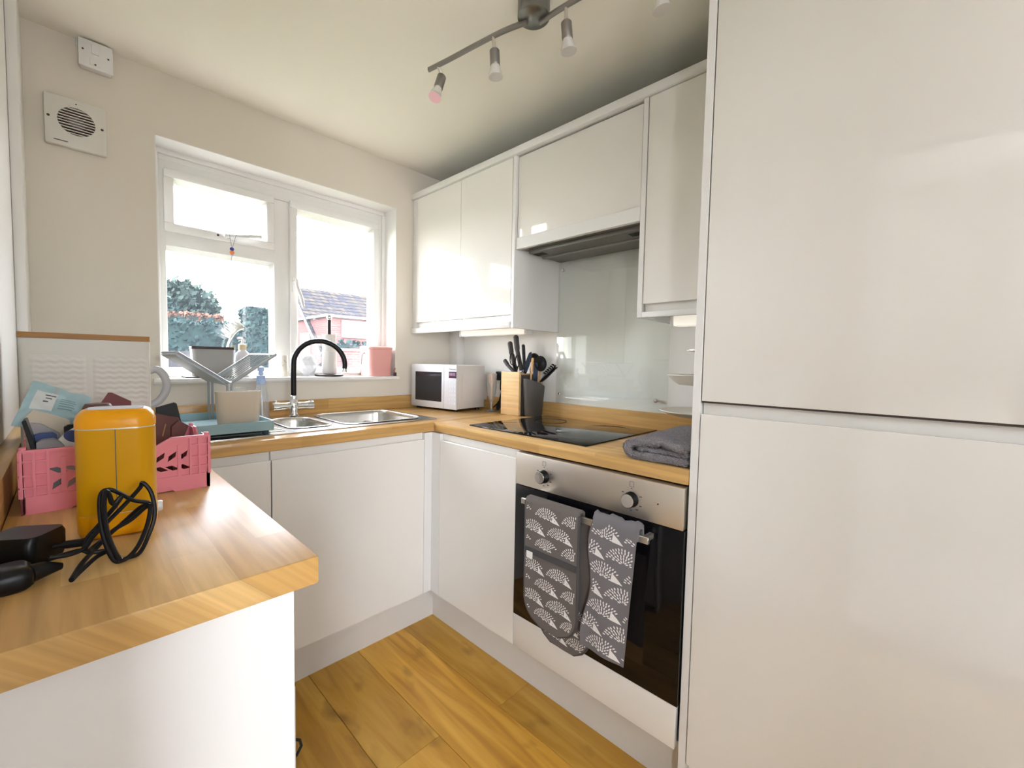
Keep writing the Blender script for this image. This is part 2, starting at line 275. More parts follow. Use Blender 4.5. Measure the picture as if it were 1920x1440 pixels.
MT = dict(
    fancream=mat('fan_plastic', (.72, .69, .62), .4),
    halls=mat('pale_hall_floor', (.55, .52, .48), .6),
    striplight=mat('lit_diffuser', (.85, .82, .76), .4, emit=(1, .93, .80, .22)),
    paving=mat('pale_paving', (.60, .59, .57), .9, var=.15, vscale=1),
    wallr=mat('pale_wall_paint', (.87, .85, .80), .6, spec=.3, bump=.1, bscale=60),
    hobprint=mat('hob_print', (.03, .03, .032), .2),
    wall=mat('wall_paint', (.76, .705, .605), .85, spec=.25, bump=.15, bscale=60),
    ceil=mat('ceiling_paint', (.90, .86, .755), .9, spec=.2, bump=.12, bscale=90),
    gloss=mat('white_gloss_lacquer', (.80, .775, .715), .05, spec=.5, coat=.4),
    panel=mat('white_satin_panel', (.78, .77, .735), .3),
    carc=mat('white_carcass', (.74, .73, .70), .5),
    plinth=mat('plinth_white', (.70, .67, .61), .4),
    upvc=mat('upvc_white', (.86, .85, .81), .3),
    paint=mat('white_gloss_paint', (.82, .80, .76), .35),
    wx=wood('oak_worktop_x', 'x', (.53, .305, .10), (.67, .42, .165), .045, .55, rough=.22, grain=.22),
    wy=wood('oak_worktop_y', 'y', (.55, .325, .11), (.73, .485, .205), .05, .6, rough=.33, grain=.22),
    floor=plank_mat(), sub=mat('subfloor', (.05, .03, .015), .9),
    steel=steel('brushed_steel', (.74, .69, .61), .42), sink=steel('sink_steel', (.62, .60, .56), .24, 'x'), handle=mat('satin_nickel', (.72, .68, .60), .3, .9),
    chrome=mat('chrome', (.80, .80, .80), .08, 1.0), alu=mat('machined_aluminium', (.80, .80, .82), .2, 1.0), grey_metal=mat('grey_metal', (.27, .255, .235), .35, .75),
    bglass=mat('black_glass', (.006, .006, .007), .03, spec=.6), black=mat('black_plastic', (.006, .006, .006), .35, spec=.3), rubber=mat('black_rubber', (.007, .007, .008), .42, spec=.3), ovenglass=mat('oven_glass', (.004, .004, .005), .05, spec=.28),
    dark=mat('dark_cavity', (.012, .012, .012), .8), glass=thin_glass('window_glass', flare_veil=.006), splash=thin_glass('splash_glass', (.972, .985, .974), 1.6),
    clear=thin_glass('clear_plastic', (.95, .96, .975), 1.4, .02, .12), wineglass=thin_glass('drinking_glass', (.93, .93, .92), 1.5, 0, .16),
    white=mat('white_plastic', (.80, .79, .76), .3), mwhite=mat('microwave_white', (.60, .60, .61), .25), mwside=mat('microwave_side', (.60, .565, .52), .35),
    cream=mat('cream_plastic', (.62, .56, .45), .45), teal=mat('teal_plastic', (.27, .41, .43), .4), rackgrey=mat('grey_enamel', (.36, .39, .40), .35, .2),
    pink=mat('pink_plastic', (.80, .25, .30), .4, sss=.0), pinkbin=mat('pale_pink_steel', (.80, .40, .36), .4), pinkbulb=mat('bulb_lens', (.9, .55, .58), .25, sss=.0),
    yellow=mat('yellow_lacquer', (.66, .33, .002), .3, spec=.3), yellow2=mat('orange_yellow_lacquer', (.88, .38, .004), .3, spec=.35), paleblue=mat('blue_white_top', (.72, .78, .92), .15),
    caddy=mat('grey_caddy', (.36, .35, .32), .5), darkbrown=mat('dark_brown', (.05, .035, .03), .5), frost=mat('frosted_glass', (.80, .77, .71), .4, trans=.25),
    bin=mat('cream_ceramic', (.66, .65, .58), .4), lidwood=wood('lid_wood', 'x', (.42, .22, .08), (.46, .25, .09), .5, 1.0, rough=.45),
    lightwood=wood('pale_bamboo', 'y', (.74, .50, .24), (.80, .57, .30), .012, .3, rough=.5, grain=.12), greycup=mat('charcoal_plastic', (.085, .078, .072), .45),
    knife=mat('knife_handle', (.05, .045, .042), .5), navy=mat('navy_nylon', (.025, .035, .06), .4), spoonwood=mat('utensil_wood', (.58, .33, .13), .5, var=.15, vscale=40),
    forkwood=mat('fork_wood', (.72, .44, .20), .55), towel=mat('grey_terry', (.27, .243, .252), .95, spec=.1, bump=1.0, bscale=300, bdist=.012, var=.35, vscale=160, sheen=.4),
    mitt=mat('taupe_cotton', (.155, .135, .122), .9, spec=.15, bump=.25, bscale=600), mitt2=mat('grey_cotton', (.185, .175, .18), .9, spec=.15, bump=.25, bscale=600),
    trimgrey=mat('dark_binding', (.065, .062, .063), .85), printw=mat('white_print', (.80, .78, .75), .85), cloth_dark=mat('dark_lining', (.03, .03, .034), .9),
    passport=mat('brown_passport', (.105, .028, .018), .5, var=.15, vscale=30), maroon=mat('maroon_passport', (.17, .035, .035), .5), gold=mat('gold_print', (.45, .26, .08), .4, .6),
    mailer=mat('pale_blue_mailer', (.36, .52, .55), .35, trans=.0, var=.12, vscale=12), paperw=mat('paper_label', (.66, .68, .66), .7), ink=mat('grey_ink', (.12, .12, .13), .8), envelope=mat('cream_envelope', (.60, .53, .42), .7),
    blue=mat('blue_plastic', (.03, .06, .20), .35), greyp=mat('grey_plastic', (.22, .22, .23), .4), lilac=mat('lilac_wrap', (.62, .60, .82), .3), bead_o=mat('orange_bead', (.85, .28, .10), .3), bead_b=mat('blue_bead', (.05, .06, .35), .3),
    lcd=mat('lcd_display', (.05, .02, .04), .15), lcdseg=mat('lcd_segments', (.30, .16, .24), .3), tan=mat('pale_tan', (.75, .62, .40), .5), ivory=mat('ivory_ceramic', (.74, .70, .60), .3), redmark=mat('red_dots', (.45, .16, .12), .5),
    brick=brick_mat('red_brick', (.10, .038, .034), (.13, .052, .045), (.12, .08, .075)), tile=tile_mat('brown_roof_tile', (.020, .020, .026), (.040, .034, .026)), leaf1=mat('dark_leaf', (.012, .026, .024), .7, spec=.1, var=.5, vscale=2), leaf2=mat('olive_leaf', (.020, .032, .026), .7, spec=.1, var=.4, vscale=2),
    leaf3=mat('russet_leaf', (.085, .042, .028), .7, spec=.1, var=.4, vscale=2), bark=mat('bark', (.10, .07, .05), .9), grass=mat('lawn', (.04, .06, .02), .9, spec=.1, var=.3, vscale=1), fence=mat('fence_wood', (.03, .028, .03), .85, spec=.1), render=mat('white_render', (.22, .23, .24), .7, spec=.1), carpaint=mat('white_car_paint', (.8, .8, .82), .15, coat=.8), cglass=mat('car_glass', (.02, .025, .03), .05), tyre=mat('tyre', (.02, .02, .02), .8),
)

# ------------------------------------------------------------------ room dimensions
XR, XL, YB, YF, ZC = .615, -1.205, .62, -3.2, 2.254
WX0, WX1, WZ0, WZ1 = -.8516, .1818, 1.066, 2.0168      # window opening
WT = .26                                              # wall thickness
Z0, ZW, TW = .0, .91, .0386                           # worktop top
ZU = ZW-TW

b = B(); box(b, XL-.2, XR+.2, YF-.2, YB+WT, -.08, -.012)
floor = struct(obj('floor', b, MT['sub'], smooth=0), 'golden oak plank floor of the kitchen', 'floor')
xs = [-1.27, -1.08, -.888, -.697, -.505, -.313, -.10, .09, .285, .48, .67]
starts = [-.9, -.22, -.484-.6, .35, -.484, .1, -.484+1.15, -.484, .2, -.3]
for i in range(len(xs)-1):
    x0, x1 = xs[i], xs[i+1]
    y = starts[i]
    while y < .62: y += 1.2
    while y > YF:
        a, c = max(y-1.2, YF), min(y, .62)
        if c-a > .03 and x1 > XL-.05 and x0 < XR:
            b = B(); box(b, max(x0, XL)+.0006, min(x1, XR)-.0006, a+.0006, c-.0006, -.012, 0, bev=.0012, seg=1); obj('plank', b, MT['floor'], floor, smooth=0)
        y -= 1.2
b = B(); box(b, XL-.2, XR+.2, YF-.2, YB+WT, ZC, ZC+.1); struct(obj('ceiling', b, MT['ceil'], smooth=0), 'plain cream painted ceiling', 'ceiling')
b = B()
box(b, XL-.2, WX0, YB, YB+WT, -.08, ZC); box(b, WX1, XR+.2, YB, YB+WT, -.08, ZC); box(b, WX0, WX1, YB, YB+WT, -.08, WZ0); box(b, WX0, WX1, YB, YB+WT, WZ1, ZC)
struct(obj('wall_back', b, MT['wall'], smooth=0), 'cream painted wall around the kitchen window', 'wall')
DY0, DY1, DZ1 = -2.15, -1.33, 2.02                        # doorway to the adjoining room
HX, HY0, HY1 = -3.6, -2.7, .5                            # adjoining room
b = B(); box(b, XL-.12, XL, DY1, YB, -.08, ZC); box(b, XL-.12, XL, YF, DY0, -.08, ZC); box(b, XL-.12, XL, DY0, DY1, DZ1, ZC)
struct(obj('wall_left', b, MT['paint'], smooth=0), 'white painted wall with the doorway beside the breakfast worktop', 'wall')
b = B()
for y0, y1 in ((DY0-.06, DY0), (DY1, DY1+.03)): box(b, XL-.13, XL+.012, y0, y1, 0, DZ1+.05, bev=.003)
box(b, XL-.13, XL+.012, DY0, DY1, DZ1, DZ1+.05, bev=.003); struct(obj('door_1', b, MT['paint']), 'white painted frame of the open doorway', 'door frame')
b = B(); box(b, HX-.2, XL-.201, HY0-.2, HY1+.2, -.08, 0); struct(obj('floor_hall', b, MT['halls'], smooth=0), 'pale floor of the adjoining room', 'floor')
b = B(); box(b, HX-.2, XL-.201, HY0-.2, HY1+.2, ZC, ZC+.1); struct(obj('ceiling_hall', b, MT['paint'], smooth=0), 'white ceiling of the adjoining room', 'ceiling')
HW0, HW1, HZ0, HZ1 = -2.7, -1.6, .3, 2.1
b = B(); box(b, HX, HW0, HY0-.2, HY0, 0, ZC); box(b, HW1, XL-.12, HY0-.2, HY0, 0, ZC); box(b, HW0, HW1, HY0-.2, HY0, 0, HZ0); box(b, HW0, HW1, HY0-.2, HY0, HZ1, ZC)
struct(obj('wall_south', b, MT['paint'], smooth=0), 'white window wall of the adjoining room', 'wall')
b = B(); box(b, HX, XL-.12, HY1, HY1+.2, 0, ZC); struct(obj('wall_north', b, MT['paint'], smooth=0), 'white end wall of the adjoining room', 'wall')
b = B(); box(b, HX-.2, HX, HY0-.2, HY1+.2, 0, ZC); struct(obj('wall_west', b, MT['paint'], smooth=0), 'plain white far wall of the adjoining room', 'wall')
b = B(); box(b, XR, XR+.2, YF, YB, -.08, ZC); struct(obj('wall_right', b, MT['wallr'], smooth=0), 'cream wall behind the hob and wall cabinets', 'wall')
FX0, FX1, FZ0, FZ1 = -1.10, -.58, 1.10, 2.05
b = B(); box(b, XL-.2, FX0, YF-.2, YF, -.08, ZC); box(b, FX1, XR+.2, YF-.2, YF, -.08, ZC); box(b, FX0, FX1, YF-.2, YF, -.08, FZ0); box(b, FX0, FX1, YF-.2, YF, FZ1, ZC)
struct(obj('wall_front', b, MT['wall'], smooth=0), 'cream wall with an added fill window opposite the kitchen window', 'wall')
# boxed-in pipes
b = B(); box(b, XL, -1.181, .446, YB, 0, ZC, bev=.004); struct(obj('trim_1', b, MT['paint']), 'narrow white pipe boxing in the corner by the extractor fan', 'pipe boxing')
b = B(); box(b, .560, XR, .545, YB, .979, 1.36, bev=.003); struct(obj('trim_2', b, MT['paint']), 'white pipe boxing in the corner behind the microwave', 'pipe boxing')

# ------------------------------------------------------------------ windows
def bar(bm, x0, x1, z0, z1, y0, y1, bev=.004): box(bm, x0, x1, y0, y1, z0, z1, bev=bev)
def framebm(x0, x1, z0, z1, w, y0, y1, bev=.005):
    bm = B(); bar(bm, x0, x1, z1-w, z1, y0, y1, bev); bar(bm, x0, x1, z0, z0+w, y0, y1, bev); bar(bm, x0, x0+w, z0+w-.002, z1-w+.002, y0, y1, bev); bar(bm, x1-w, x1, z0+w-.002, z1-w+.002, y0, y1, bev); return bm
win = thing('window_1', 'white plastic framed kitchen window with top vent and side casement', 'window', (-.334, .80, WZ0)); struct(win)
FY0, FY1 = .748, .815
bm = framebm(WX0, WX1, WZ0, WZ1, .044, FY0, FY1); bar(bm, WX0+.04, WX1-.04, WZ1-.082, WZ1-.04, FY0, FY1)
MXa, MXb = -.402, -.333                                     # mullion
bar(bm, MXa, MXb, WZ0+.043, WZ1-.0825, FY0+.001, FY1-.001); bar(bm, WX0+.03, MXa+.002, 1.632, 1.692, FY0+.002, FY1-.002)
# outer rebate strip seen round the reveal
bar(bm, WX0+.012, WX1-.012, WZ1-.022, WZ1-.0005, FY0-.012, FY0+.004, .002); bar(bm, WX1-.022, WX1-.0005, WZ0+.03, WZ1-.02, FY0-.012, FY0+.004, .002); bar(bm, WX0+.0005, WX0+.022, WZ0+.03, WZ1-.02, FY0-.012, FY0+.004, .002)
wf = obj('window_frame', bm, MT['upvc'], win)
def sash(name, x0, x1, z0, z1, w, gx0, gx1, gz0, gz1):
    s = obj(name, framebm(x0, x1, z0, z1, w, FY0-.014, FY1-.012, .006), MT['upvc'], win)
    # sloped glazing bead
    bm = B(); o = [(x0+w, z0+w), (x1-w, z0+w), (x1-w, z1-w), (x0+w, z1-w)]; i_ = [(gx0, gz0), (gx1, gz0), (gx1, gz1), (gx0, gz1)]
    loft(bm, [[(p[0], FY0-.008, p[1]) for p in o], [(p[0], FY0+.022, p[1]) for p in i_], [(p[0], FY0+.03, p[1]) for p in i_], [(p[0], FY0+.03, p[1]) for p in o]], closed=True)
    obj('glazing_bead', bm, MT['upvc'], s)
    bm = B(); box(bm, gx0-.004, gx1+.004, FY0+.024, FY0+.028, gz0-.004, gz1+.004); obj('pane', bm, MT['glass'], s, smooth=0); return s
vs = sash('vent_sash', -.814, -.402, 1.690, 1.940, .034, -.765, -.450, 1.735, 1.892)
cs = sash('casement_sash', -.333, .140, WZ0+.034, 1.944, .034, -.287, .088, 1.128, 1.890)
bm = B(); gx0, gx1, gz0, gz1 = -.806, -.418, 1.128, 1.616; o = [(WX0+.03, WZ0+.03), (MXa+.003, WZ0+.03), (MXa+.003, 1.635), (WX0+.03, 1.635)]; i_ = [(gx0, gz0), (gx1, gz0), (gx1, gz1), (gx0, gz1)]
loft(bm, [[(p[0], FY0+.004, p[1]) for p in o], [(p[0], FY0+.026, p[1]) for p in i_], [(p[0], FY0+.034, p[1]) for p in i_], [(p[0], FY0+.034, p[1]) for p in o]], closed=True); obj('glazing_bead', bm, MT['upvc'], win)
bm = B(); box(bm, gx0-.004, gx1+.004, FY0+.028, FY0+.032, gz0-.004, gz1+.004); obj('pane', bm, MT['glass'], win, smooth=0)
# vent handle (horizontal lever)
hy = FY0-.014
bm = B(); box(bm, -.640, -.560, hy-.010, hy, 1.697, 1.717, bev=.004); tube(bm, [(-.605, hy-.008, 1.707), (-.605, hy-.03, 1.707)], .009, 10)
tube(bm, spline([(-.612, hy-.032, 1.706), (-.56, hy-.034, 1.712), (-.50, hy-.04, 1.724), (-.470, hy-.045, 1.728)]), [.010]+[.008]*23+[.006], 10)
hd = obj('vent_handle', bm, MT['white'], vs)
bm = B()
for hx in (-.632, -.590): lathe(bm, [(.0045, 0), (.0045, .002)], (0, 0), 10, M=frame((hx, hy-.011, 1.707), (1, 0, 0), (0, -1, 0)))
obj('screw_cap', bm, MT['darkbrown'], hd)
bm = B(); box(bm, -.327, -.307, hy-.012, hy, 1.50, 1.575, bev=.004); tube(bm, [(-.317, hy-.01, 1.552), (-.317, hy-.034, 1.552)], .009, 10)
tube(bm, spline([(-.317, hy-.036, 1.560), (-.316, hy-.04, 1.53), (-.300, hy-.05, 1.47), (-.292, hy-.055, 1.425)]), [.009]*20+[.007]*5, 10); obj('casement_handle', bm, MT['white'], cs)
# inside sill
b = B(); sx = [(.598, 1.074), (.602, 1.086), (.612, 1.0875), (.752, 1.0875), (.752, 1.0665), (.612, 1.0665), (.602, 1.0665)]
prism(b, sx, 'x', WX0-.02, WX1+.012); struct(obj('window_sill', b, MT['paint']), 'white painted sill under the kitchen window', 'window sill')
# reveal lining in brighter white paint
b = B(); box(b, WX1-.003, WX1, YB+.001, FY0+.002, WZ0+.02, WZ1); box(b, WX0, WX0+.003, YB+.001, FY0+.002, WZ0+.02, WZ1); box(b, WX0, WX1, YB+.001, FY0+.002, WZ1-.003, WZ1)
struct(obj('trim_3', b, MT['paint'], smooth=0), 'white painted reveal lining the kitchen window opening', 'window reveal')
win3 = thing('fill_window', 'unseen white framed window added to light the kitchen from behind', 'window', (-.795, YF-.1, FZ0)); struct(win3)  # unseen window, added and sized to lift the light from behind
obj('window_frame', framebm(FX0, FX1, FZ0, FZ1, .05, YF-.14, YF-.07), MT['upvc'], win3)
bm = B(); box(bm, FX0+.05, FX1-.05, YF-.107, YF-.103, FZ0+.05, FZ1-.05); obj('pane', bm, MT['glass'], win3, smooth=0)
win2 = thing('window_2', 'wide white framed window of the adjoining room', 'window', ((HW0+HW1)/2, HY0-.1, HZ0)); struct(win2)
bm = framebm(HW0, HW1, HZ0, HZ1, .06, HY0-.14, HY0-.07); bar(bm, (HW0+HW1)/2-.03, (HW0+HW1)/2+.03, HZ0+.05, HZ1-.05, HY0-.14, HY0-.07); obj('window_frame', bm, MT['upvc'], win2)
for x0, x1 in ((HW0+.06, (HW0+HW1)/2-.03), ((HW0+HW1)/2+.03, HW1-.06)):
    bm = B(); box(bm, x0, x1, HY0-.107, HY0-.103, HZ0+.06, HZ1-.06); obj('pane', bm, MT['glass'], win2, smooth=0)

# ------------------------------------------------------------------ worktops and upstands
b = B(); box(b, -1.1745, .597, 0, .60, ZU, ZW, bev=.002, seg=2)
wb = obj('worktop', b, MT['wx'], smooth=30); tag(wb, 'oak effect worktop with the inset sink under the window', 'worktop')
c = B(); box(c, -.545, .052, .105, .535, ZU-.1, ZW+.1); cut(wb, c)
b = B(); box(b, 0, .597, -1.1045, -.0005, ZU, ZW, bev=.002); tag(obj('worktop', b, MT['wy'], smooth=30), 'oak effect worktop holding the hob and knife block', 'worktop')
b = B(); box(b, -1.1745, -.8655, -.944, -.0005, ZU, ZW, bev=.003); tag(obj('worktop', b, MT['wy'], smooth=30), 'oak effect breakfast worktop holding the pink crate', 'worktop')
b = B(); box(b, -1.1745, .5965, .60, YB, ZW-.03, .978, bev=.002); tag(obj('upstand', b, MT['wx'], smooth=30), 'oak effect upstand strip behind the sink', 'upstand')
b = B(); box(b, XR-.018, XR, -1.1045, .6195, ZW-.03, .978, bev=.002); tag(obj('upstand', b, MT['wy'], smooth=30), 'oak effect upstand strip behind the hob', 'upstand')
b = B(); box(b, XL, -1.1755, -.944, .60, ZW-.03, .977, bev=.002); tag(obj('upstand', b, MT['wy'], smooth=30), 'oak effect upstand strip beside the pink crate', 'upstand')

# ------------------------------------------------------------------ base cabinets
def jdoor_pts(face, back, z0, zl, zt, top=True):
    """profile (depth, z): a flat front with a scooped finger rail at the top (or bottom)"""
    s = 1 if back > face else -1
    if top: return [(face, z0), (face, zl-.002), (face+s*.002, zl), (face+s*.006, zl), (face+s*.010, zl-.010), (face+s*.016, zl-.012), (face+s*.016, zt), (back, zt), (back, z0)]
    return [(face, zt), (face, zl+.002), (face+s*.002, zl), (face+s*.006, zl), (face+s*.010, zl+.010), (face+s*.016, zl+.012), (face+s*.016, z0), (back, z0), (back, zt)]
def carcass(parent, x0, x1, y0, y1, z0, z1, open_dir, t=.018):
    bm = B()
    if open_dir in ('y-', 'y+'):
        box(bm, x0, x0+t, y0, y1, z0, z1); box(bm, x1-t, x1, y0, y1, z0, z1); yb = (y1-t, y1) if open_dir == 'y-' else (y0, y0+t); box(bm, x0+t, x1-t, *yb, z0, z1)
        box(bm, x0+t, x1-t, y0 if open_dir == 'y-' else y0+t, y1-t if open_dir == 'y-' else y1, z0, z0+t)
    else:
        box(bm, x0, x1, y0, y0+t, z0, z1); box(bm, x0, x1, y1-t, y1, z0, z1); xb = (x1-t, x1) if open_dir == 'x-' else (x0, x0+t); box(bm, *xb, y0+t, y1-t, z0, z1)
        box(bm, x0 if open_dir == 'x-' else x0+t, x1-t if open_dir == 'x-' else x1, y0+t, y1-t, z0, z0+t)
    return obj('carcass', bm, MT['carc'], parent, smooth=0)
YD, XD = .0038, -.0062; ZL = .8405
def base_y(label, x0, x1):
    t = thing('base_cabinet', label, 'cabinet', ((x0+x1)/2, .3, .15)); carcass(t, x0+.001, x1-.001, YD+.024, .585, .155, ZU-.002, 'y-')
    bm = B(); prism(bm, jdoor_pts(YD, YD+.022, .16, ZL, ZU-.004), 'x', x0+.0018, x1-.0018); obj('door', bm, MT['gloss'], t, smooth=25); return t
base_y('white gloss cabinet with wide door under the sink bowls', -.6426, -.0432)
base_y('white gloss cabinet with part hidden door under the drainer', -.866, -.6426)
def base_x(label, y0, y1):
    t = thing('base_cabinet', label, 'cabinet', (.3, (y0+y1)/2, .15)); carcass(t, XD+.024, .60, y0+.001, y1-.001, .155, ZU-.002, 'x-')
    bm = B(); prism(bm, jdoor_pts(XD, XD+.022, .16, ZL, ZU-.004), 'y', y0+.0018, y1-.0018); obj('door', bm, MT['gloss'], t, smooth=25); return t
base_x('white gloss cabinet with single door beside the oven', -.5035, -.0557)
# inside corner post
b = B(); prism(b, [(-.0425, YD+.001), (XD+.001, YD+.001), (XD+.001, -.055), (.016, -.055), (.016, .026), (-.0425, .026)], 'z', .16, ZU-.004)
tag(obj('corner_post', b, MT['panel'], smooth=0), 'white corner post between the two runs of cabinets', 'corner post')
b = B(); box(b, -.80, .070, .066, .082, 0, .153); tag(obj('plinth', b, MT['plinth'], smooth=0), 'white plinth under the sink cabinets', 'plinth')
b = B(); box(b, .0521, .068, -1.1045, .0655, 0, .153); tag(obj('plinth', b, MT['plinth'], smooth=0), 'white plinth under the oven cabinets', 'plinth')
# left run: end panel, freezer
b = B(); box(b, XL+.001, -.893, -.930, -.912, 0, ZU-.0005, bev=.001, seg=1); tag(obj('end_panel', b, MT['panel']), 'plain white end panel under the breakfast worktop', 'panel')
fz = thing('freezer', 'white undercounter freezer behind the end panel', 'freezer', (-1.04, -.63, 0))
b = B(); box(b, -1.19, -.93, -.905, -.36, .02, .727, bev=.006); obj('cabinet_body', b, MT['white'], fz)
b = B(); prism(b, [(-.928, .06), (-.890, .06), (-.884, .068), (-.884, .712), (-.893, .727), (-.928, .727)], 'y', -.905, -.36); fd = obj('door', b, MT['white'], fz, smooth=25)
b = B(); tube(b, [(-.884, -.897, .628), (-.876, -.897, .622), (-.8735, -.897, .612), (-.880, -.897, .602), (-.884, -.897, .600)], .0022, 6); obj('latch_hook', b, MT['black'], fd)
for fx, fy in ((-1.17, -.88), (-1.17, -.39), (-.95, -.88), (-.95, -.39)): b = B(); lathe(b, [(.015, 0), (.012, .022)], (fx, fy), 10); obj('foot', b, MT['black'], fz)
b = B(); box(b, XL+.001, -.905, -.345, -.33, .0, ZU-.0005); tag(obj('support_panel', b, MT['panel'], smooth=0), 'white support panel between the freezer and the corner', 'panel')

# ------------------------------------------------------------------ oven
YO0, YO1 = -1.1030, -.5050
ov = thing('oven', 'built in oven with steel control panel and black glass door', 'oven', (.28, -.804, .28))
b = B(); box(b, XD+.024, .56, YO0+.02, YO1-.02, .281, .862); obj('oven_body', b, MT['grey_metal'], ov, smooth=0)
b = B(); box(b, XD-.004, XD+.024, YO0+.004, YO1-.002, .7526, .864, bev=.0015); fas = obj('control_panel', b, MT['steel'], ov)
b = B(); box(b, XD-.004, XD+.024, YO0, YO1-.001, .281, .7506, bev=.002); dr = obj('oven_door', b, MT['ovenglass'], ov)
b = B(); box(b, XD-.0045, XD-.003, YO0+.10, YO1-.10, .345, .655); obj('door_window', b, mat('oven_window', (.012, .010, .009), .06), dr, smooth=0)
b = B(); box(b, XD-.052, XD-.043, -1.029, -.577, .709, .727, bev=.001, seg=1)
for hy_ in (-1.015, -.591): box(b, XD-.044, XD-.004, hy_-.006, hy_+.006, .711, .725)
obj('door_handle', b, MT['handle'], dr)
for ky in (-.634, -.952):
    M = frame((XD-.004, ky, .8015), (0, 1, 0), (-1, 0, 0)); b = B(); lathe(b, [(.0, 0), (.022, 0), (.022, .004), (.0205, .006), (.0205, .022), (.0195, .0235), (0, .0235)], n=32, M=M); k = obj('knob', b, MT['black'], fas)
    b = B(); lathe(b, [(0, .0236), (.0190, .0236), (.0185, .0245), (0, .0247)], n=32, M=M); obj('knob_cap', b, MT['alu'], k)
    for i, a in enumerate((90, 150, 25, -25, -55, -90)):
        c_, s_ = math.cos(math.radians(a)), math.sin(math.radians(a)); yy, zz = ky-c_*.031, .8015+s_*.031; w = .002 if i == 0 else .0035; b = B(); box(b, XD-.0044, XD-.0035, yy-w, yy+w, zz-.0015, zz+.0015); obj('dial_mark', b, MT['ink'], fas, smooth=0)
    y0 = ky; z0 = .8445; b = B()
    for (a0, a1, c0, c1) in ((-.007, .007, .0065, .0075), (-.007, .007, -.0075, -.0065), (-.007, -.006, -.007, .007), (.006, .007, -.007, .007)): box(b, XD-.0044, XD-.0035, y0+a0, y0+a1, z0+c0, z0+c1)
    obj('dial_symbol', b, MT['ink'], fas, smooth=0)
b = B(); lathe(b, [(.0022, 0), (.0022, .001)], n=10, M=frame((XD-.004, -1.03, .807), (0, 1, 0), (-1, 0, 0))); obj('indicator_dot', b, MT['black'], fas)
fil = thing('filler_panel', 'white gloss strip panel beneath the oven', 'panel', (0, -.8, .16))
b = B(); box(b, XD, XD+.02, YO0+.006, YO1-.001, .1601, .2785, bev=.0015); obj('front', b, MT['gloss'], fil)
b = B(); box(b, XD+.021, .56, YO0, YO1, .155, .172); obj('base_shelf', b, MT['carc'], fil, smooth=0)

# ------------------------------------------------------------------ tall unit
tu = thing('tall_cabinet', 'tall white gloss larder cabinet with two doors', 'cabinet', (.3, -1.42, 0))
b = B(); box(b, .0005, .610, -1.1255, -1.106, .0, 2.19, bev=.0008, seg=1); obj('side_panel', b, MT['panel'], tu)
b = B(); box(b, .022, .61, -1.73, -1.127, .10, 2.18); obj('carcass', b, MT['carc'], tu, smooth=0)
b = B(); box(b, .0005, .610, -1.751, -1.7315, .0, 2.19); obj('side_panel', b, MT['panel'], tu, smooth=0)
b = B(); prism(b, jdoor_pts(-.0005, .0215, .139, 1.0587, 1.087), 'y', -1.728, -1.1285); obj('lower_door', b, MT['gloss'], tu, smooth=25)
b = B(); box(b, -.0005, .0215, -1.728, -1.1285, 1.0915, 2.17, bev=.0015); obj('upper_door', b, MT['gloss'], tu)
b = B(); box(b, .003, .0212, -1.7275, -1.129, 1.0872, 1.0912); obj('gap_shade', b, MT['darkbrown'], tu, smooth=0)  # dark strip standing in for the shade in the gap between the doors
b = B(); box(b, .056, .072, -1.73, -1.127, 0, .12); obj('kick_board', b, MT['plinth'], tu, smooth=0)

# ------------------------------------------------------------------ wall cabinets
XU = .2859; ZP = 1.3315; ZCO = 2.114
def wall_unit(label, y0, y1, doors, zdb, zb, setback=0.0):
    t = thing('wall_cabinet', label, 'cabinet', (.46, (y0+y1)/2, zb))
    carcass(t, XU+.024+setback, XR-.001, y0+.001, y1-.001, zb, 2.083, 'x-'); xf = XU+setback
    for a, c in doors:
        b = B(); prism(b, jdoor_pts(xf, xf+.022, zb+.001, zdb, 2.081, top=False), 'y', a, c); obj('door', b, MT['gloss'], t, smooth=25)
    return t
yspl = at(864, 450, 'x', XU).y
wall_unit('white gloss double wall cabinet above the microwave', -.1755, .600, [(-.172, yspl-.0015), (yspl+.0015, .575)], 1.392, 1.362)
b = B(); box(b, XU+.001, XU+.02, .577, .616, ZP+.03, 2.083); tag(obj('scribe_filler', b, MT['panel'], smooth=0), 'narrow white filler between wall cabinet and window wall', 'filler')
b = B(); box(b, XU-.002, XR-.001, -.1935, -.1765, ZP, 2.083, bev=.001, seg=1); tag(obj('end_panel', b, MT['panel']), 'white end panel on the wall cabinet beside the glass splashback', 'panel')
hu = wall_unit('white gloss cabinet with lift up door above the cooker hood', -.790, -.196, [], 1.73, 1.72)
b = B(); box(b, XU+.010, XU+.030, -.786, -.199, 1.728, 2.076, bev=.0015); obj('door', b, MT['gloss'], hu)
b = B(); box(b, XU+.004, XU+.022, -.788, -.198, 1.6774, 1.7265, bev=.001, seg=1); obj('bottom_rail', b, MT['panel'], hu)
wall_unit('white gloss single wall cabinet beside the tall unit', -1.1055, -.812, [(-1.103, -.8135)], 1.388, 1.362)
b = B(); box(b, XU-.002, XR-.001, -.8105, -.7925, ZP+.01, 2.083, bev=.001, seg=1); tag(obj('end_panel', b, MT['panel']), 'white end panel between cooker hood and single wall cabinet', 'panel')
b = B(); box(b, XU-.012, XU+.03, -1.1055, .6185, 2.0835, ZCO, bev=.002); tag(obj('cornice', b, MT['panel']), 'long white cornice strip along the top of the wall cabinets', 'cornice')
b = B(); box(b, XU-.008, XU+.012, -.1755, .6185, ZP, 1.3605, bev=.002); tag(obj('pelmet', b, MT['panel']), 'white pelmet strip under the double wall cabinet', 'pelmet')
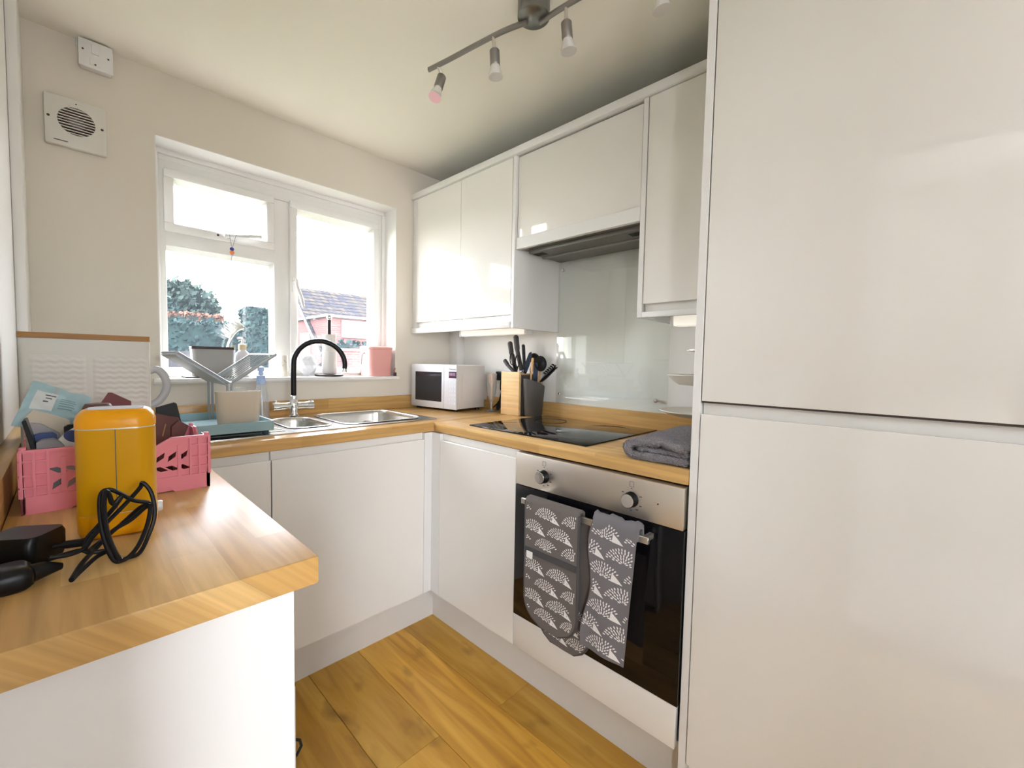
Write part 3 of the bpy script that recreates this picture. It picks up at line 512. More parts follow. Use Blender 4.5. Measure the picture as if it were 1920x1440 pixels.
b = B(); box(b, XU-.004, XU+.014, -1.1055, -.8115, ZP+.01, 1.3605, bev=.002); tag(obj('pelmet', b, MT['panel']), 'white pelmet strip under the single wall cabinet', 'pelmet')
def strip_light(label, y0, y1, x0):
    t = thing('strip_light', label, 'light', (x0+.02, (y0+y1)/2, 1.33), 'strip lights under the wall cabinets'); b = B(); box(b, x0, x0+.05, y0+.012, y1-.012, 1.318, 1.361, bev=.006); obj('diffuser', b, MT['striplight'], t)
    for a in (y0, y1-.012): b = B(); box(b, x0-.001, x0+.051, a, a+.012, 1.316, 1.361, bev=.003); obj('end_cap', b, MT['white'], t)
strip_light('slim white strip light fixed under the double wall cabinet', -.13, .38, .44); strip_light('slim white strip light fixed under the single wall cabinet', -1.10, -.86, .40)
hd = thing('cooker_hood', 'grey metal cooker hood built in below the lift up door', 'cooker hood', (.46, -.49, 1.66))
b = B(); box(b, XU+.026, .60, -.785, -.202, 1.682, 1.719); obj('hood_body', b, MT['grey_metal'], hd, smooth=0)
b = B(); box(b, XU+.06, .575, -.765, -.222, 1.665, 1.683, bev=.003); ft = obj('filter_panel', b, mat('hood_filter', (.20, .19, .17), .45, .7, bump=.6, bscale=500), hd)
for yy in (-.73, -.257):
    b = B(); box(b, XU+.08, XU+.12, yy-.03, yy+.03, 1.6645, 1.6655); obj('lamp_cover', b, MT['dark'], ft, smooth=0)
b = B(); box(b, XU+.15, XU+.165, -.76, -.225, 1.659, 1.666, bev=.002); obj('front_lip', b, MT['grey_metal'], hd)

# ------------------------------------------------------------------ glass splashback
sp = thing('splashback', 'clear green tinted glass splashback behind the hob', 'splashback', (.635, -.45, .98))
b = B(); box(b, XR-.0145, XR-.0085, -.772, -.1945, .9795, 1.6925, bev=.0008, seg=1); obj('glass_sheet', b, MT['splash'], sp)
for (yy, zz) in ((-.222, 1.634), (-.222, 1.027), (-.725, 1.029), (-.725, 1.634)):
    b = B(); lathe(b, [(.009, 0), (.009, .003), (.007, .006), (0, .0065)], n=16, M=frame((XR-.0145, yy, zz), (0, 1, 0), (-1, 0, 0))); tube(b, [(XR-.0140, yy, zz), (XR-.0002, yy, zz)], .004, 8); obj('screw_cap', b, MT['chrome'], sp)
# ------------------------------------------------------------------ hob
hb = thing('induction_hob', 'black glass induction hob set into the worktop', 'hob', (.31, -.46, ZW))
b = B(); box(b, .0572, .5639, -.7523, -.1707, ZW+.0003, ZW+.0055, bev=.0015); gl = obj('glass_top', b, MT['bglass'], hb)
for cx, cy, r in ((.20, -.31, .09), (.42, -.31, .075), (.20, -.61, .075), (.42, -.61, .09)):
    b = B(); loft(b, [[(cx+q*math.cos(2*PI*j/40), cy+q*math.sin(2*PI*j/40), ZW+z) for j in range(40)] for q, z in ((r, .0055), (r, .0057), (r-.0015, .0057), (r-.0015, .0055))], closed=True); obj('cooking_zone_print', b, MT['hobprint'], gl)


# ------------------------------------------------------------------ sink and tap
sk = thing('sink', 'stainless steel one and a half bowl sink with drainer', 'sink', (-.41, .31, ZW))
SX0, SX1, SY0, SY1 = -.905, .075, .072, .552
b = B(); rr = rrect(SX0, SX1, SY0, SY1, .012); loft(b, [[(x, y, ZW+.0003) for x, y in rr], [(x, y, ZW+.004) for x, y in rr]]); rim = obj('rim', b, MT['sink'], sk, smooth=30)
bowls = [(-.325, .030, .125, .500, .17), (-.525, -.372, .150, .455, .11)]
c = B()
for x0, x1, y0, y1, d in bowls:
    r = rrect(x0, x1, y0, y1, .06); loft(c, [[(x, y, ZW-.05) for x, y in r], [(x, y, ZW+.05) for x, y in r]])
cut(rim, c)
for x0, x1, y0, y1, d in bowls:
    b = B(); R = []
    for i_, z in ((-.009, .0075), (-.006, .009), (-.002, .0085), (.001, .004), (.003, -.01), (.010, -d+.03), (.022, -d+.008), (.04, -d)): R.append([(x, y, ZW+z) for x, y in rrect(x0+i_, x1-i_, y0+i_, y1-i_, max(.02, .06-i_*.3))])
    loft(b, R, cap0=False); bw = obj('bowl', b, MT['sink'], sk, smooth=60)
    cx, cy = (x0+x1)/2, (y0+y1)/2; b = B(); lathe(b, [(.0, -d+.001), (.04, -d+.001), (.04, -d+.004), (.034, -d+.004), (.03, -d+.002), (0, -d+.002)], (cx, cy), 24, M=Matrix.Translation((0, 0, ZW))); obj('waste', b, MT['chrome'], bw)
b = B()
for i in range(9): tube(b, [(-.88, .13+i*.042, ZW+.004), (-.56, .13+i*.042, ZW+.004)], .004, 8)
obj('drainer_ridges', b, MT['sink'], sk)
tp = thing('mixer_tap', 'chrome mixer tap with black swan neck spout', 'tap', (-.400, .505, ZW))
TX, TY = -.400, .505
b = B(); lathe(b, [(.024, ZW+.004), (.024, ZW+.010), (.018, ZW+.014), (.017, ZW+.035), (.020, ZW+.045), (.020, ZW+.068), (.016, ZW+.075), (.0145, ZW+.098), (.0125, ZW+.1)], (TX, TY), 24); obj('tap_body', b, MT['chrome'], tp)
b = B(); zt = ZW+.055
tube(b, [(TX-.083, TY, zt), (TX-.082, TY, zt), (TX-.045, TY, zt), (TX+.045, TY, zt), (TX+.082, TY, zt), (TX+.083, TY, zt)], [.013, .0165, .015, .015, .0165, .013], 20); cr = obj('cross_valve', b, MT['chrome'], tp)
for s in (-1, 1):
    b = B(); lathe(b, [(.014, 0), (.0175, .002), (.0175, .026), (.015, .028)], n=20, M=frame((TX+s*.058, TY, zt), (0, 1, 0), (s, 0, 0))); tube(b, [(TX+s*.072, TY, zt+.012), (TX+s*.076, TY-.004, zt+.027)], .005, 8); obj('lever', b, MT['chrome'], tp)
b = B(); c0 = (TX, TY)
ax = (at(640, 693, 'z', 1.131) - Vector((TX, TY, 1.131))); spt = []
dirv = Vector((.93, -.36, 0)).normalized(); Rr = .107
spt = [(TX, TY, ZW+.097), (TX, TY, 1.06), (TX, TY, 1.12)]
for a in range(170, -16, -12):
    t = math.radians(a); spt.append(tuple(Vector((TX, TY, 1.150)) + dirv*(Rr + Rr*math.cos(t)) + Vector((0, 0, Rr*math.sin(t)))))
sps = spline(spt, 4); tube(b, sps, .0115, 14); obj('spout', b, MT['black'], tp)
e0, e1 = sps[-2], sps[-1]; dd = (e1-e0).normalized(); b = B(); tube(b, [e1-dd*.001, e1+dd*.014], .0118, 14); obj('nozzle', b, MT['chrome'], tp)

# ------------------------------------------------------------------ microwave
mwM = RZ(0) ; fl, fr = Vector((.253, .572, 0)), Vector((.298, .222, 0))
ux = (fr-fl).normalized(); W = (fr-fl).length; nz = Vector((0, 0, 1)); back = nz.cross(ux)          # local x along the front, local y into depth
if back.x < 0: back = -back
MM = Matrix.Identity(4)
for i in range(3): MM[i][0] = ux[i]; MM[i][1] = back[i]; MM[i][2] = nz[i]; MM[i][3] = (fl + Vector((0, 0, ZW)))[i]
HM = .2475; DM = .20+.03
mw = thing('microwave', 'compact white microwave oven in the corner of the worktop', 'microwave', tuple(fl.lerp(fr, .5) + back*.14 + Vector((0, 0, ZW))))
b = B(); box(b, .002, W-.002, .014, DM, .014, HM-.002, bev=.004, M=MM); bd = obj('casing', b, MT['mwside'], mw)
b = B(); box(b, 0, W, 0, .016, .012, HM, bev=.004, M=MM); fp = obj('front_panel', b, MT['mwhite'], mw)
b = B(); box(b, .002, W-.002, .012, DM, HM-.003, HM+.0005, bev=.001, M=MM); obj('top_panel', b, MT['white'], mw)
b = B(); box(b, .036, .245, -.0012, .003, .048, .207, bev=.001, seg=1, M=MM); obj('door_glass', b, mat('microwave_window', (.02, .02, .022), .06), fp)
b = B(); box(b, .262, .2635, -.0006, .001, .014, HM-.002, M=MM); obj('door_gap', b, MT['greyp'], fp, smooth=0)
b = B(); box(b, .300, .352, -.001, .002, .178, .212, M=MM); lc = obj('display', b, MT['lcd'], fp, smooth=0)
b = B()
for i in range(4): box(b, .306+i*.011, .313+i*.011, -.0016, -.0008, .190, .206, M=MM)
obj('display_digits', b, MT['lcdseg'], lc, smooth=0)
b = B(); sq = mat('button_print', (.60, .62, .68), .4)
for r in range(6):
    for q in range(3): box(b, .302+q*.018, .314+q*.018, -.0008, .001, .150-r*.022, .160-r*.022, M=MM)
obj('button_print', b, sq, fp, smooth=0)
text_mesh('brand_lettering', 'Panasonic', .0125, MT['ink'], MM @ Matrix.Translation((.326, -.0004, .225)) @ Matrix.Rotation(PI/2, 4, 'X'), fp)
b = B(); box(b, W-.0025, W+.001, .05, .25, .055, .20, bev=.0015, M=MM); obj('side_recess', b, mat('microwave_vent_panel', (.62, .58, .54), .4), bd)
for x, y in ((.03, .03), (W-.03, .03), (.03, DM-.03), (W-.03, DM-.03)): b = B(); lathe(b, [(.012, 0), (.012, .016)], (x, y), 12, M=MM); obj('foot', b, MT['black'], mw)

# wall socket + plug behind the knife block
sc = thing('wall_socket', 'white double wall socket with a black plug behind the microwave', 'socket', (XR-.004, .19, 1.06))
b = B(); box(b, XR-.011, XR, .105, .25, 1.055, 1.14, bev=.003); obj('face_plate', b, MT['white'], sc)
b = B(); box(b, XR-.052, XR-.010, .150, .205, 1.075, 1.125, bev=.005); obj('plug', b, MT['black'], sc)
b = B(); tube(b, spline([(.58, .178, 1.078), (.575, .175, 1.03), (.58, .165, .995), (.582, .20, .95), (.585, .24, .918)]), .0035, 8); obj('flex', b, MT['rubber'], sc)

# flute glass holding wooden forks
gx, gy = .490, .158
fg = tag(None or thing('flute_glass', 'clear flute glass holding wooden forks beside the microwave', 'glass', (gx, gy, ZW)), 'clear flute glass holding wooden forks beside the microwave', 'glass')
b = B(); lathe(b, [(.031, ZW), (.030, ZW+.003), (.008, ZW+.010), (.0055, ZW+.02), (.0055, ZW+.040), (.010, ZW+.055), (.022, ZW+.09), (.028, ZW+.13), (.027, ZW+.17), (.030, ZW+.205), (.0285, ZW+.205), (.0255, ZW+.17), (.0265, ZW+.13), (.0205, ZW+.09), (.009, ZW+.06), (.001, ZW+.056)], (gx, gy), 24); obj('glass_body', b, MT['wineglass'], fg)
for i, (dx, dy, rz) in enumerate(((-.008, .006, 20), (.004, -.004, -15), (.010, -.010, -40))):
    M = Matrix.Translation((gx, gy, ZW+.065)) @ Matrix.Rotation(dx*4, 4, 'Y') @ Matrix.Rotation(math.radians(-46), 4, 'Z')
    f = [(-.004, 0), (.004, 0), (.004, .08), (.012, .095), (.012, .137), (.0085, .137), (.008, .108), (.0055, .108), (.005, .139), (.0015, .139), (.0012, .108), (-.0012, .108), (-.0015, .139), (-.005, .139), (-.0055, .108), (-.008, .108), (-.0085, .137), (-.012, .137), (-.012, .095), (-.004, .08)]
    b = B(); prism(b, f, 'y', -.001+i*.0035-.0035, .001+i*.0035-.0035, M=M)
    tag(obj('wooden_fork', b, MT['forkwood'], smooth=0), 'small pale wooden fork standing in the flute glass', 'fork', 'wooden forks in the flute glass')
ld = thing('black_spoon', 'black spoon leaning on the wall behind the flute glass', 'spoon', (.558, .155, ZW))
b = B(); tube(b, [(.546, .150, ZW+.055), (.562, .155, ZW+.10), (.575, .160, ZW+.135)], [.005, .004, .005], 8); obj('handle', b, MT['black'], ld)
b = B(); M = frame((.546, .150, ZW+.030), (0, 1, 0), (-.9, -.1, .42)); lathe(b, [(0, -.004), (.014, -.003), (.022, 0), (.024, .003), (.021, .003), (.012, -.001), (0, -.002)], n=20, M=M @ Matrix.Diagonal((.8, 1.25, 1, 1))); obj('spoon_bowl', b, MT['black'], ld)

# ------------------------------------------------------------------ knife block with utensil cup
kb = thing('knife_block', 'pale bamboo knife block joined to a charcoal utensil cup', 'knife block', (.51, -.05, ZW))
b = B(); box(b, .452, .468, -.081, .047, ZW, ZW+.220, bev=.003); obj('front_board', b, MT['lightwood'], kb)
b = B(); box(b, .4685, .575, -.070, .042, ZW, ZW+.205, bev=.004); obj('knife_housing', b, MT['greycup'], kb)
b = B(); box(b, .4690, .574, -.068, .040, ZW+.204, ZW+.211, bev=.002); obj('slotted_insert', b, MT['spoonwood'], kb)
b = B(); cx, cy = .527, -.112; rings = []; n = 36
def cup_ring(r, ztop, z):
    out = []
    for j in range(n):
        a = 2*PI*j/n; x, y = cx+r*math.cos(a), cy+r*math.sin(a)*.72; zz = z if z is not None else ztop - (x-cx)*.36
        out.append((x, y, zz))
    return out
loft(b, [cup_ring(.050, 0, ZW), cup_ring(.053, 0, ZW+.006), cup_ring(.066, ZW+.165, None), cup_ring(.062, ZW+.165, None), cup_ring(.049, 0, ZW+.012)]); obj('utensil_cup', b, MT['greycup'], kb, smooth=50)
def knife(tip, base, r0, r1, label, mt='knife', curve=.006):
    t, s = Vector(tip), Vector(base); mid = t.lerp(s, .5) + Vector((0, curve, 0)); d = (s-t).normalized()
    o = thing('kitchen_knife', label, 'knife', tuple(s), 'knives in the bamboo block')
    b = B(); P = spline([t, t.lerp(mid, .5), mid, s], 5); rr = [r0*.55]+[r0]*(len(P)-8)+[r1]*7; tube(b, P, rr, 12, sy=1.0); obj('handle', b, MT[mt], o)
    b = B(); tube(b, [t - d*.0012, t + d*.0015], r0*.62, 12); obj('end_cap', b, MT['grey_metal'], o)
    b = B(); e = s + d*.10; M = frame(s, (1, 0, 0), d); box(b, -.0008, .0008, -.010, .010, -.002, .075, M=M); obj('blade', b, MT['alu'], o, smooth=0)
def K(p0, p1, r0, r1, lab, x=.515, **k): knife(at(*p0, 'x', x), at(*p1, 'x', x), r0, r1, lab, **k)
K((967, 629), (978, 694), .0140, .0115, 'large chef knife, tallest handle in the bamboo block', .525)
K((956, 641), (967, 694), .0130, .0105, 'medium kitchen knife with capped handle beside the chef knife', .515)
K((946, 675), (964, 697), .0105, .009, 'short knife leaning out furthest from the utensil cup', .505)
K((981, 646), (983.5, 692), .0090, .0085, 'slim black handled knife standing straight beside the utensils', .53, mt='black', curve=0)
ks = thing('kitchen_scissors', 'black handled kitchen scissors in the bamboo block', 'scissors', tuple(at(966, 690, 'x', .495)))
for (px, py, rx, rz_) in ((960.5, 673, 4.2, 11), (970, 677, 3.6, 11)):
    b = B(); loop = [at(px + rx*math.cos(t*2*PI/18), py + rz_*math.sin(t*2*PI/18), 'x', .49) for t in range(18)]; tube(b, loop, .0028, 8, closed=True); obj('finger_loop', b, MT['black'], ks)
b = B(); tube(b, [at(963, 684, 'x', .49), at(968, 698, 'x', .50)], .006, 8); tube(b, [at(970, 688, 'x', .49), at(968, 698, 'x', .50)], .005, 8); obj('shank', b, MT['black'], ks)
# utensils
def ut(name, label, cat='utensil'): return thing(name, label, cat, (.527, -.112, ZW+.02), 'utensils in the charcoal cup')
o = ut('serving_spoon', 'black nylon serving spoon standing in the charcoal cup'); q = at(1014, 682, 'x', .545); b = B(); lathe(b, [(0, -.006), (.018, -.004), (.030, 0), (.034, .004), (.031, .0045), (.018, 0), (0, -.002)], n=24, M=frame(q, (0, .3, 1), (-1, -.35, .15)) @ Matrix.Diagonal((1.18, .95, 1, 1))); obj('spoon_bowl', b, MT['black'], o)
b = B(); tube(b, [q + Vector((.003, .006, -.036)), (.535, -.11, ZW+.03)], .0055, 8); obj('handle', b, MT['spoonwood'], o)
o = ut('pasta_server', 'black pasta server with claw tines leaning out of the charcoal cup'); q0, q1 = at(1014, 716, 'x', .56), at(1041, 689, 'x', .56)
b = B(); tube(b, spline([q0, q0.lerp(q1, .35), q0.lerp(q1, .7), q1], 5), [.008, .010, .012, .014, .015, .016, .016, .016, .016, .016, .016, .016, .016, .014, .013, .010], 10, sy=.5)
dv = (q1-q0).normalized(); pv = Vector((0, -dv.z, dv.y))
for k in range(6):
    s = q0.lerp(q1, .42+.115*k); tube(b, spline([s - pv*.006, s - pv*.017, s - pv*.021 + Vector((-.010, 0, -.002))], 3), [.004]*6+[.0025], 6)
for k in range(2):
    s = q1 + pv*(.008-.012*k); tube(b, [s, s + dv*.012 + Vector((-.004, 0, 0))], [.004, .0025], 6)
obj('claw', b, MT['black'], o)
b = B(); tube(b, [q0 + dv*.004, (.545, -.125, ZW+.06)], .006, 8); obj('handle', b, MT['spoonwood'], o)
o = ut('wooden_spatula', 'wooden spatula with slim pale blade in the charcoal cup'); q0, q1 = at(995, 717, 'x', .50), at(999, 671, 'x', .50); b = B(); tube(b, spline([(.515, -.105, ZW+.03), q0, q0.lerp(q1, .5), q1], 5), [.004]*6+[.0055]*4+[.008]*5+[.006], 10, sy=.5); obj('shaft', b, MT['spoonwood'], o)
o = ut('nylon_turner', 'blue black nylon turner rising behind the wooden spatula'); q0, q1 = at(984, 700, 'x', .53), at(995, 659, 'x', .53); dv = (q1-q0).normalized()
b = B(); M = frame(q0, (0.3, -1, 0), dv); Ln = (q1-q0).length; prism(b, [(-.008, 0), (.008, 0), (.013, Ln*.35), (.015, Ln*.8), (.004, Ln), (-.006, Ln*.92), (-.012, Ln*.5)], 'y', -.0015, .0015, M=M); obj('blade', b, MT['navy'], o)
b = B(); tube(b, [q0 + dv*.01, (.52, -.10, ZW+.03)], .005, 8); obj('handle', b, MT['black'], o)
o = ut('silicone_ladle', 'black ladle with rounded head tucked behind the turner'); q = at(1001, 671, 'x', .56); b = B(); lathe(b, [(0, -.022), (.014, -.019), (.024, -.008), (.027, .004), (.025, .004), (.021, -.006), (.012, -.015), (0, -.018)], n=20, M=frame(q, (0, 1, 0), (.5, .2, -.3))); obj('ladle_head', b, MT['black'], o)
b = B(); tube(b, [q + Vector((0, 0, -.01)), q + Vector((-.008, .012, -.06)), (.535, -.10, ZW+.03)], .006, 8); obj('handle', b, MT['navy'], o)
o = ut('silicone_spatula', 'navy spatula between the wooden spatula and the serving spoon'); q0, q1 = at(1003, 720, 'x', .535), at(1005, 680, 'x', .535); dv = (q1-q0).normalized(); Ln = (q1-q0).length; b = B(); prism(b, [(-.006, 0), (.006, 0), (.012, Ln*.3), (.012, Ln*.9), (.008, Ln), (-.008, Ln), (-.012, Ln*.9), (-.012, Ln*.3)], 'y', -.002, .002, M=frame(q0, (0.3, -1, 0), dv)); obj('blade', b, MT['navy'], o)
b = B(); tube(b, [q0 + dv*.008, (.53, -.12, ZW+.03)], .005, 8); obj('handle', b, MT['spoonwood'], o)

# ------------------------------------------------------------------ tiered stand
tx, ty = .46, -.955
ts = thing('tiered_stand', 'tiered serving stand with pale plates tucked beside the tall cabinet', 'cake stand', (tx, ty, ZW))
b = B(); lathe(b, [(.05, ZW), (.05, ZW+.006), (.006, ZW+.014), (.005, ZW+.33), (.012, ZW+.335)], (tx, ty), 20); obj('stem', b, MT['handle'], ts)
def plate(name, r, z, h, mt):
    b = B(); lathe(b, [(0, z), (r*.62, z), (r*.8, z+h*.35), (r, z+h), (r, z+h+.003), (r*.78, z+h*.35+.004), (r*.6, z+.004), (0, z+.004)], (tx, ty), 36); return obj(name, b, mt, ts)
plate('lower_plate', .135, ZW+.088, .018, MT['ivory']); plate('middle_plate', .115, ZW+.200, .034, MT['ivory']); plate('top_rim', .050, ZW+.316, .006, MT['handle'])
b = B(); random.seed(3)
for i in range(22):
    a = random.uniform(0, 2*PI); r = random.uniform(.02, .075); lathe(b, [(.006, ZW+.0925), (.006, ZW+.0930)], (tx+r*math.cos(a), ty+r*math.sin(a)), 8)
obj('floral_print', b, MT['redmark'], ts)

# ------------------------------------------------------------------ folded towel on worktop
tw = thing('folded_towel', 'thick grey terry towel folded on the worktop by the hob', 'towel', (.09, -1.01, ZW))
random.seed(5)
def fuzz(bm, amp, sc):
    for v in bm.verts:
        n_ = noise.noise_vector(v.co*sc); v.co += n_*amp
def folded(name, path, hw, x0, x1, seed):
    """thick strip following a (y, z) path, swept along x"""
    P = spline([(p[0], p[1], 0) for p in path], 10); T = [(P[min(i+1, len(P)-1)]-P[max(i-1, 0)]).normalized() for i in range(len(P))]
    up = [P[i] + Vector((-T[i].y, T[i].x, 0))*hw for i in range(len(P))]; dn = [P[i] - Vector((-T[i].y, T[i].x, 0))*hw for i in range(len(P))]
    def dense(Q):
        out = []
        for a_, c_ in zip(Q, Q[1:]):
            k = max(1, int((c_-a_).length/.0022)); out += [a_.lerp(c_, i/k) for i in range(k)]
        return out
    ring = dense(up + [up[-1].lerp(dn[-1], .5) + T[-1]*hw*.9] + dn[::-1] + [dn[0].lerp(up[0], .5) - T[0]*hw*.9] + [up[0]])
    cen = sum((Vector(p) for p in ring), Vector())/len(ring); N = 150; bm = B(); rings = []
    for i in range(N+1):
        x = x0+(x1-x0)*i/N; e_ = min(1, min(i, N-i)/5)**.5
        rings.append([(x, p.x, p.y) for p in ring] if e_ >= 1 else [(x, (P[0].x+P[-1].x)/2*0 + p.x, p.y) for p in ring])
    loft(bm, rings)
    for v in bm.verts:
        v.co += noise.noise_vector(v.co*14 + Vector((seed, 0, 0)))*.004 + noise.noise_vector(v.co*210 + Vector((0, seed, 0)))*.0028
        v.co.z = max(v.co.z, ZW+.0008)
    bm.normal_update(); fs = list(bm.faces); pile = B(); rnd = random.Random(seed)
    for k in range(16000):
        f_ = rnd.choice(fs); c_ = f_.calc_center_median(); n_ = (f_.normal + Vector((rnd.uniform(-.8, .8), rnd.uniform(-.8, .8), rnd.uniform(-.8, .8)))).normalized(); t_ = n_.orthogonal().normalized()*.0008
        if c_.z < ZW+.003: continue
        tip = c_ + n_*rnd.uniform(.002, .0045); tip.z = max(tip.z, ZW+.0008); pile.faces.new([pile.verts.new(p) for p in (c_-t_, c_+t_, tip)])
    o_ = obj(name, bm, MT['towel'], tw, smooth=180); q_ = obj('terry_pile', pile, MT['towel'], o_, smooth=0); q_['kind'] = 'stuff'; return o_
folded('outer_fold', [(-1.088, ZW+.013), (-1.02, ZW+.013), (-.955, ZW+.013), (-.926, ZW+.022), (-.928, ZW+.044), (-.96, ZW+.053), (-1.03, ZW+.056), (-1.088, ZW+.050)], .0115, .012, .36, 1)
folded('inner_fold', [(-1.090, ZW+.031), (-1.03, ZW+.033), (-.975, ZW+.032), (-.950, ZW+.030)], .0085, .018, .35, 5)

# ------------------------------------------------------------------ oven glove and tea towel with hedgehog print
def cloth_fn(xc, amp, seed, lean=0.0):
    def f(y, z): return xc + amp*math.sin((y-seed)*55 + math.sin(z*9+seed)*.8)*(.3+.7*min(1, max(0, (.73-z)/.25))) + lean*(.73-z)
    return f
def sheet(bm, outline, f, th, ny=14, nz_=28):
    """outline: z -> (y0,y1); thin cushion between two displaced faces"""
    z1, z0 = outline['z1'], outline['z0']; rows = []
    for side in (0, 1):
        g = []
        for i in range(nz_+1):
            z = z1 + (z0-z1)*i/nz_; ya, yb = outline['e'](z); g.append([bm.verts.new((f(ya+(yb-ya)*j/ny, z) + (th if side else 0)*(min(1, min(j, ny-j)*1.2)), ya+(yb-ya)*j/ny, z)) for j in range(ny+1)])
        for i in range(nz_):
            for j in range(ny): bm.faces.new((g[i][j], g[i][j+1], g[i+1][j+1], g[i+1][j]))
        rows.append(g)
def blob(bm, f, y, z, w, h, ang, off):
    c, s = math.cos(ang), math.sin(ang); vs = []
    for k in range(6):
        a = 2*PI*k/6; p, q = w*math.cos(a), h*math.sin(a); yy, zz = y + p*c - q*s, z + p*s + q*c; vs.append(bm.verts.new((f(yy, zz)-off, yy, zz)))
    bm.faces.new(vs)
def hedgehog(bm, f, y, z, s, flip, inside, off=.0007):
    """half-dome of white dashes plus a small pointed face; y decreases to the right in view"""
    d = -1 if not flip else 1
    for ring in range(1, 6):
        R = s*(ring+.1)/5; cnt = int(3+ring*2.7)
        for k in range(cnt):
            a = PI*(.04 + .92*(k + .5*(ring % 2))/cnt)
            yy, zz = y + d*math.cos(a)*R*1.10, z + math.sin(a)*R*.86
            if d*(yy-y) > s*.52 and zz < z+s*.46: continue
            yy += random.uniform(-.02, .02)*s; zz += random.uniform(-.02, .02)*s
            if inside(yy, zz): blob(bm, f, yy, zz, s*.046, s*.098, math.atan2(math.sin(a)*.86, d*math.cos(a)*1.1)-PI/2, off)
    tri = [(.60, .50), (.52, -.02), (1.28, -.10), (.98, .20)]
    P = [(y + d*p*s, z + q*s) for p, q in tri]
    if all(inside(*p) for p in P): bm.faces.new([bm.verts.new((f(*p)-off, *p)) for p in P]); return (y + d*.82*s, z+.16*s)
hx = XD-.052
# double oven glove
og = thing('oven_glove', 'taupe double oven glove with hedgehog print over the oven handle', 'oven glove', (hx, -.72, .30))
zt = .735
f1 = cloth_fn(hx-.020, .0015, .1, .010)
def e1_(z):
    a, c = -.822+.02*min(1, max(0, (.735-z)/.4))*0, -.615
    if z < .42:
        k = min(1, (.42-z)/.085); q = math.sqrt(max(0, 1-k*k)); mid = (a+c)/2; hw = (c-a)/2; return mid-hw*(.15+.85*q), mid+hw*(.15+.85*q)
    return a, c
def ins(e, zlo, zhi, mg=.008): return lambda y, z: zlo < z < zhi and e(z)[0]+mg < y < e(z)[1]-mg
b = B(); sheet(b, dict(z1=zt-.004, z0=.338, e=e1_), f1, .013); obj('front_pad', b, MT['mitt'], og, smooth=70)
# loop over the handle
b = B(); prism(b, [(hx-.020, zt-.03), (hx-.020, zt), (hx-.014, zt+.010), (hx+.004, zt+.012), (hx+.016, zt+.004), (hx+.018, zt-.02), (hx+.014, zt-.02), (hx+.012, zt-.002), (hx+.002, zt+.004), (hx-.008, zt+.003), (hx-.011, zt-.006), (hx-.009, zt-.03)], 'y', -.8215, -.6155); obj('fold_over', b, MT['mitt'], og)
f2 = cloth_fn(hx+.012, .001, .3, .004)
def e2_(z):
    a, c = -.852, -.645
    if z < .375:
        k = min(1, (.375-z)/.095); q = math.sqrt(max(0, 1-k*k)); mid = (a+c)/2; hw = (c-a)/2; return mid-hw*(.2+.8*q), mid+hw*(.2+.8*q)
    return a, c
b = B(); sheet(b, dict(z1=zt-.02, z0=.283, e=e2_), f2, .010); obj('back_pad', b, MT['mitt'], og, smooth=70)
# binding round the front pad, pocket hem, tag
P = [(f1(e1_(z)[1], z)+.005, e1_(z)[1], z) for z in [zt-.002-(zt-.34)*i/26 for i in range(27)]]; Q = [(f1(e1_(z)[0], z)+.005, e1_(z)[0], z) for z in [zt-.002-(zt-.34)*i/26 for i in range(27)]][::-1]
b = B(); tube(b, P+Q, .0055, 8); obj('binding', b, MT['trimgrey'], og)
P = [(f2(e2_(z)[1], z)+.004, e2_(z)[1], z) for z in [zt-.03-(zt-.315)*i/26 for i in range(27)]]; Q = [(f2(e2_(z)[0], z)+.004, e2_(z)[0], z) for z in [zt-.03-(zt-.315)*i/26 for i in range(27)]][::-1]
b = B(); tube(b, P+Q, .0045, 8); obj('binding', b, MT['trimgrey'], og)
b = B(); prism(b, [(hx-.0235, .583), (hx-.0235, .565), (hx-.012, .565), (hx-.012, .583)], 'y', -.820, -.618); obj('pocket_hem', b, MT['trimgrey'], og)
b = B(); box(b, hx-.0265, hx-.0255, -.655, -.630, .552, .574); obj('label_tab', b, MT['printw'], og, smooth=0)
b = B(); eyes = []
i1 = ins(e1_, .345, .735); i2 = ins(e1_, .345, .558); i0 = ins(e1_, .588, .735)
rowz = [.690, .640, .592, .512, .462, .412, .366]
for r, z in enumerate(rowz):
    ii = i0 if z > .58 else i2
    for q in range(-1, 4):
        y = -.60 - q*.105 - (.05 if r % 2 else 0); e = hedgehog(b, f1, y, z, .040, False, ii, .0009)
        if e: eyes.append(e)
i3 = ins(e2_, .29, .43)
for r, z in enumerate((.40, .35, .305)):
    for q in range(4): hedgehog(b, f2, -.64 - q*.085 - (.04 if r % 2 else 0), z, .038, False, i3, .0009)
obj('hedgehog_print', b, MT['printw'], og, smooth=0)
b = B()
for (y, z) in eyes: blob(b, f1, y, z, .0016, .0016, 0, .0013)
obj('eye_print', b, MT['ink'], og, smooth=0)
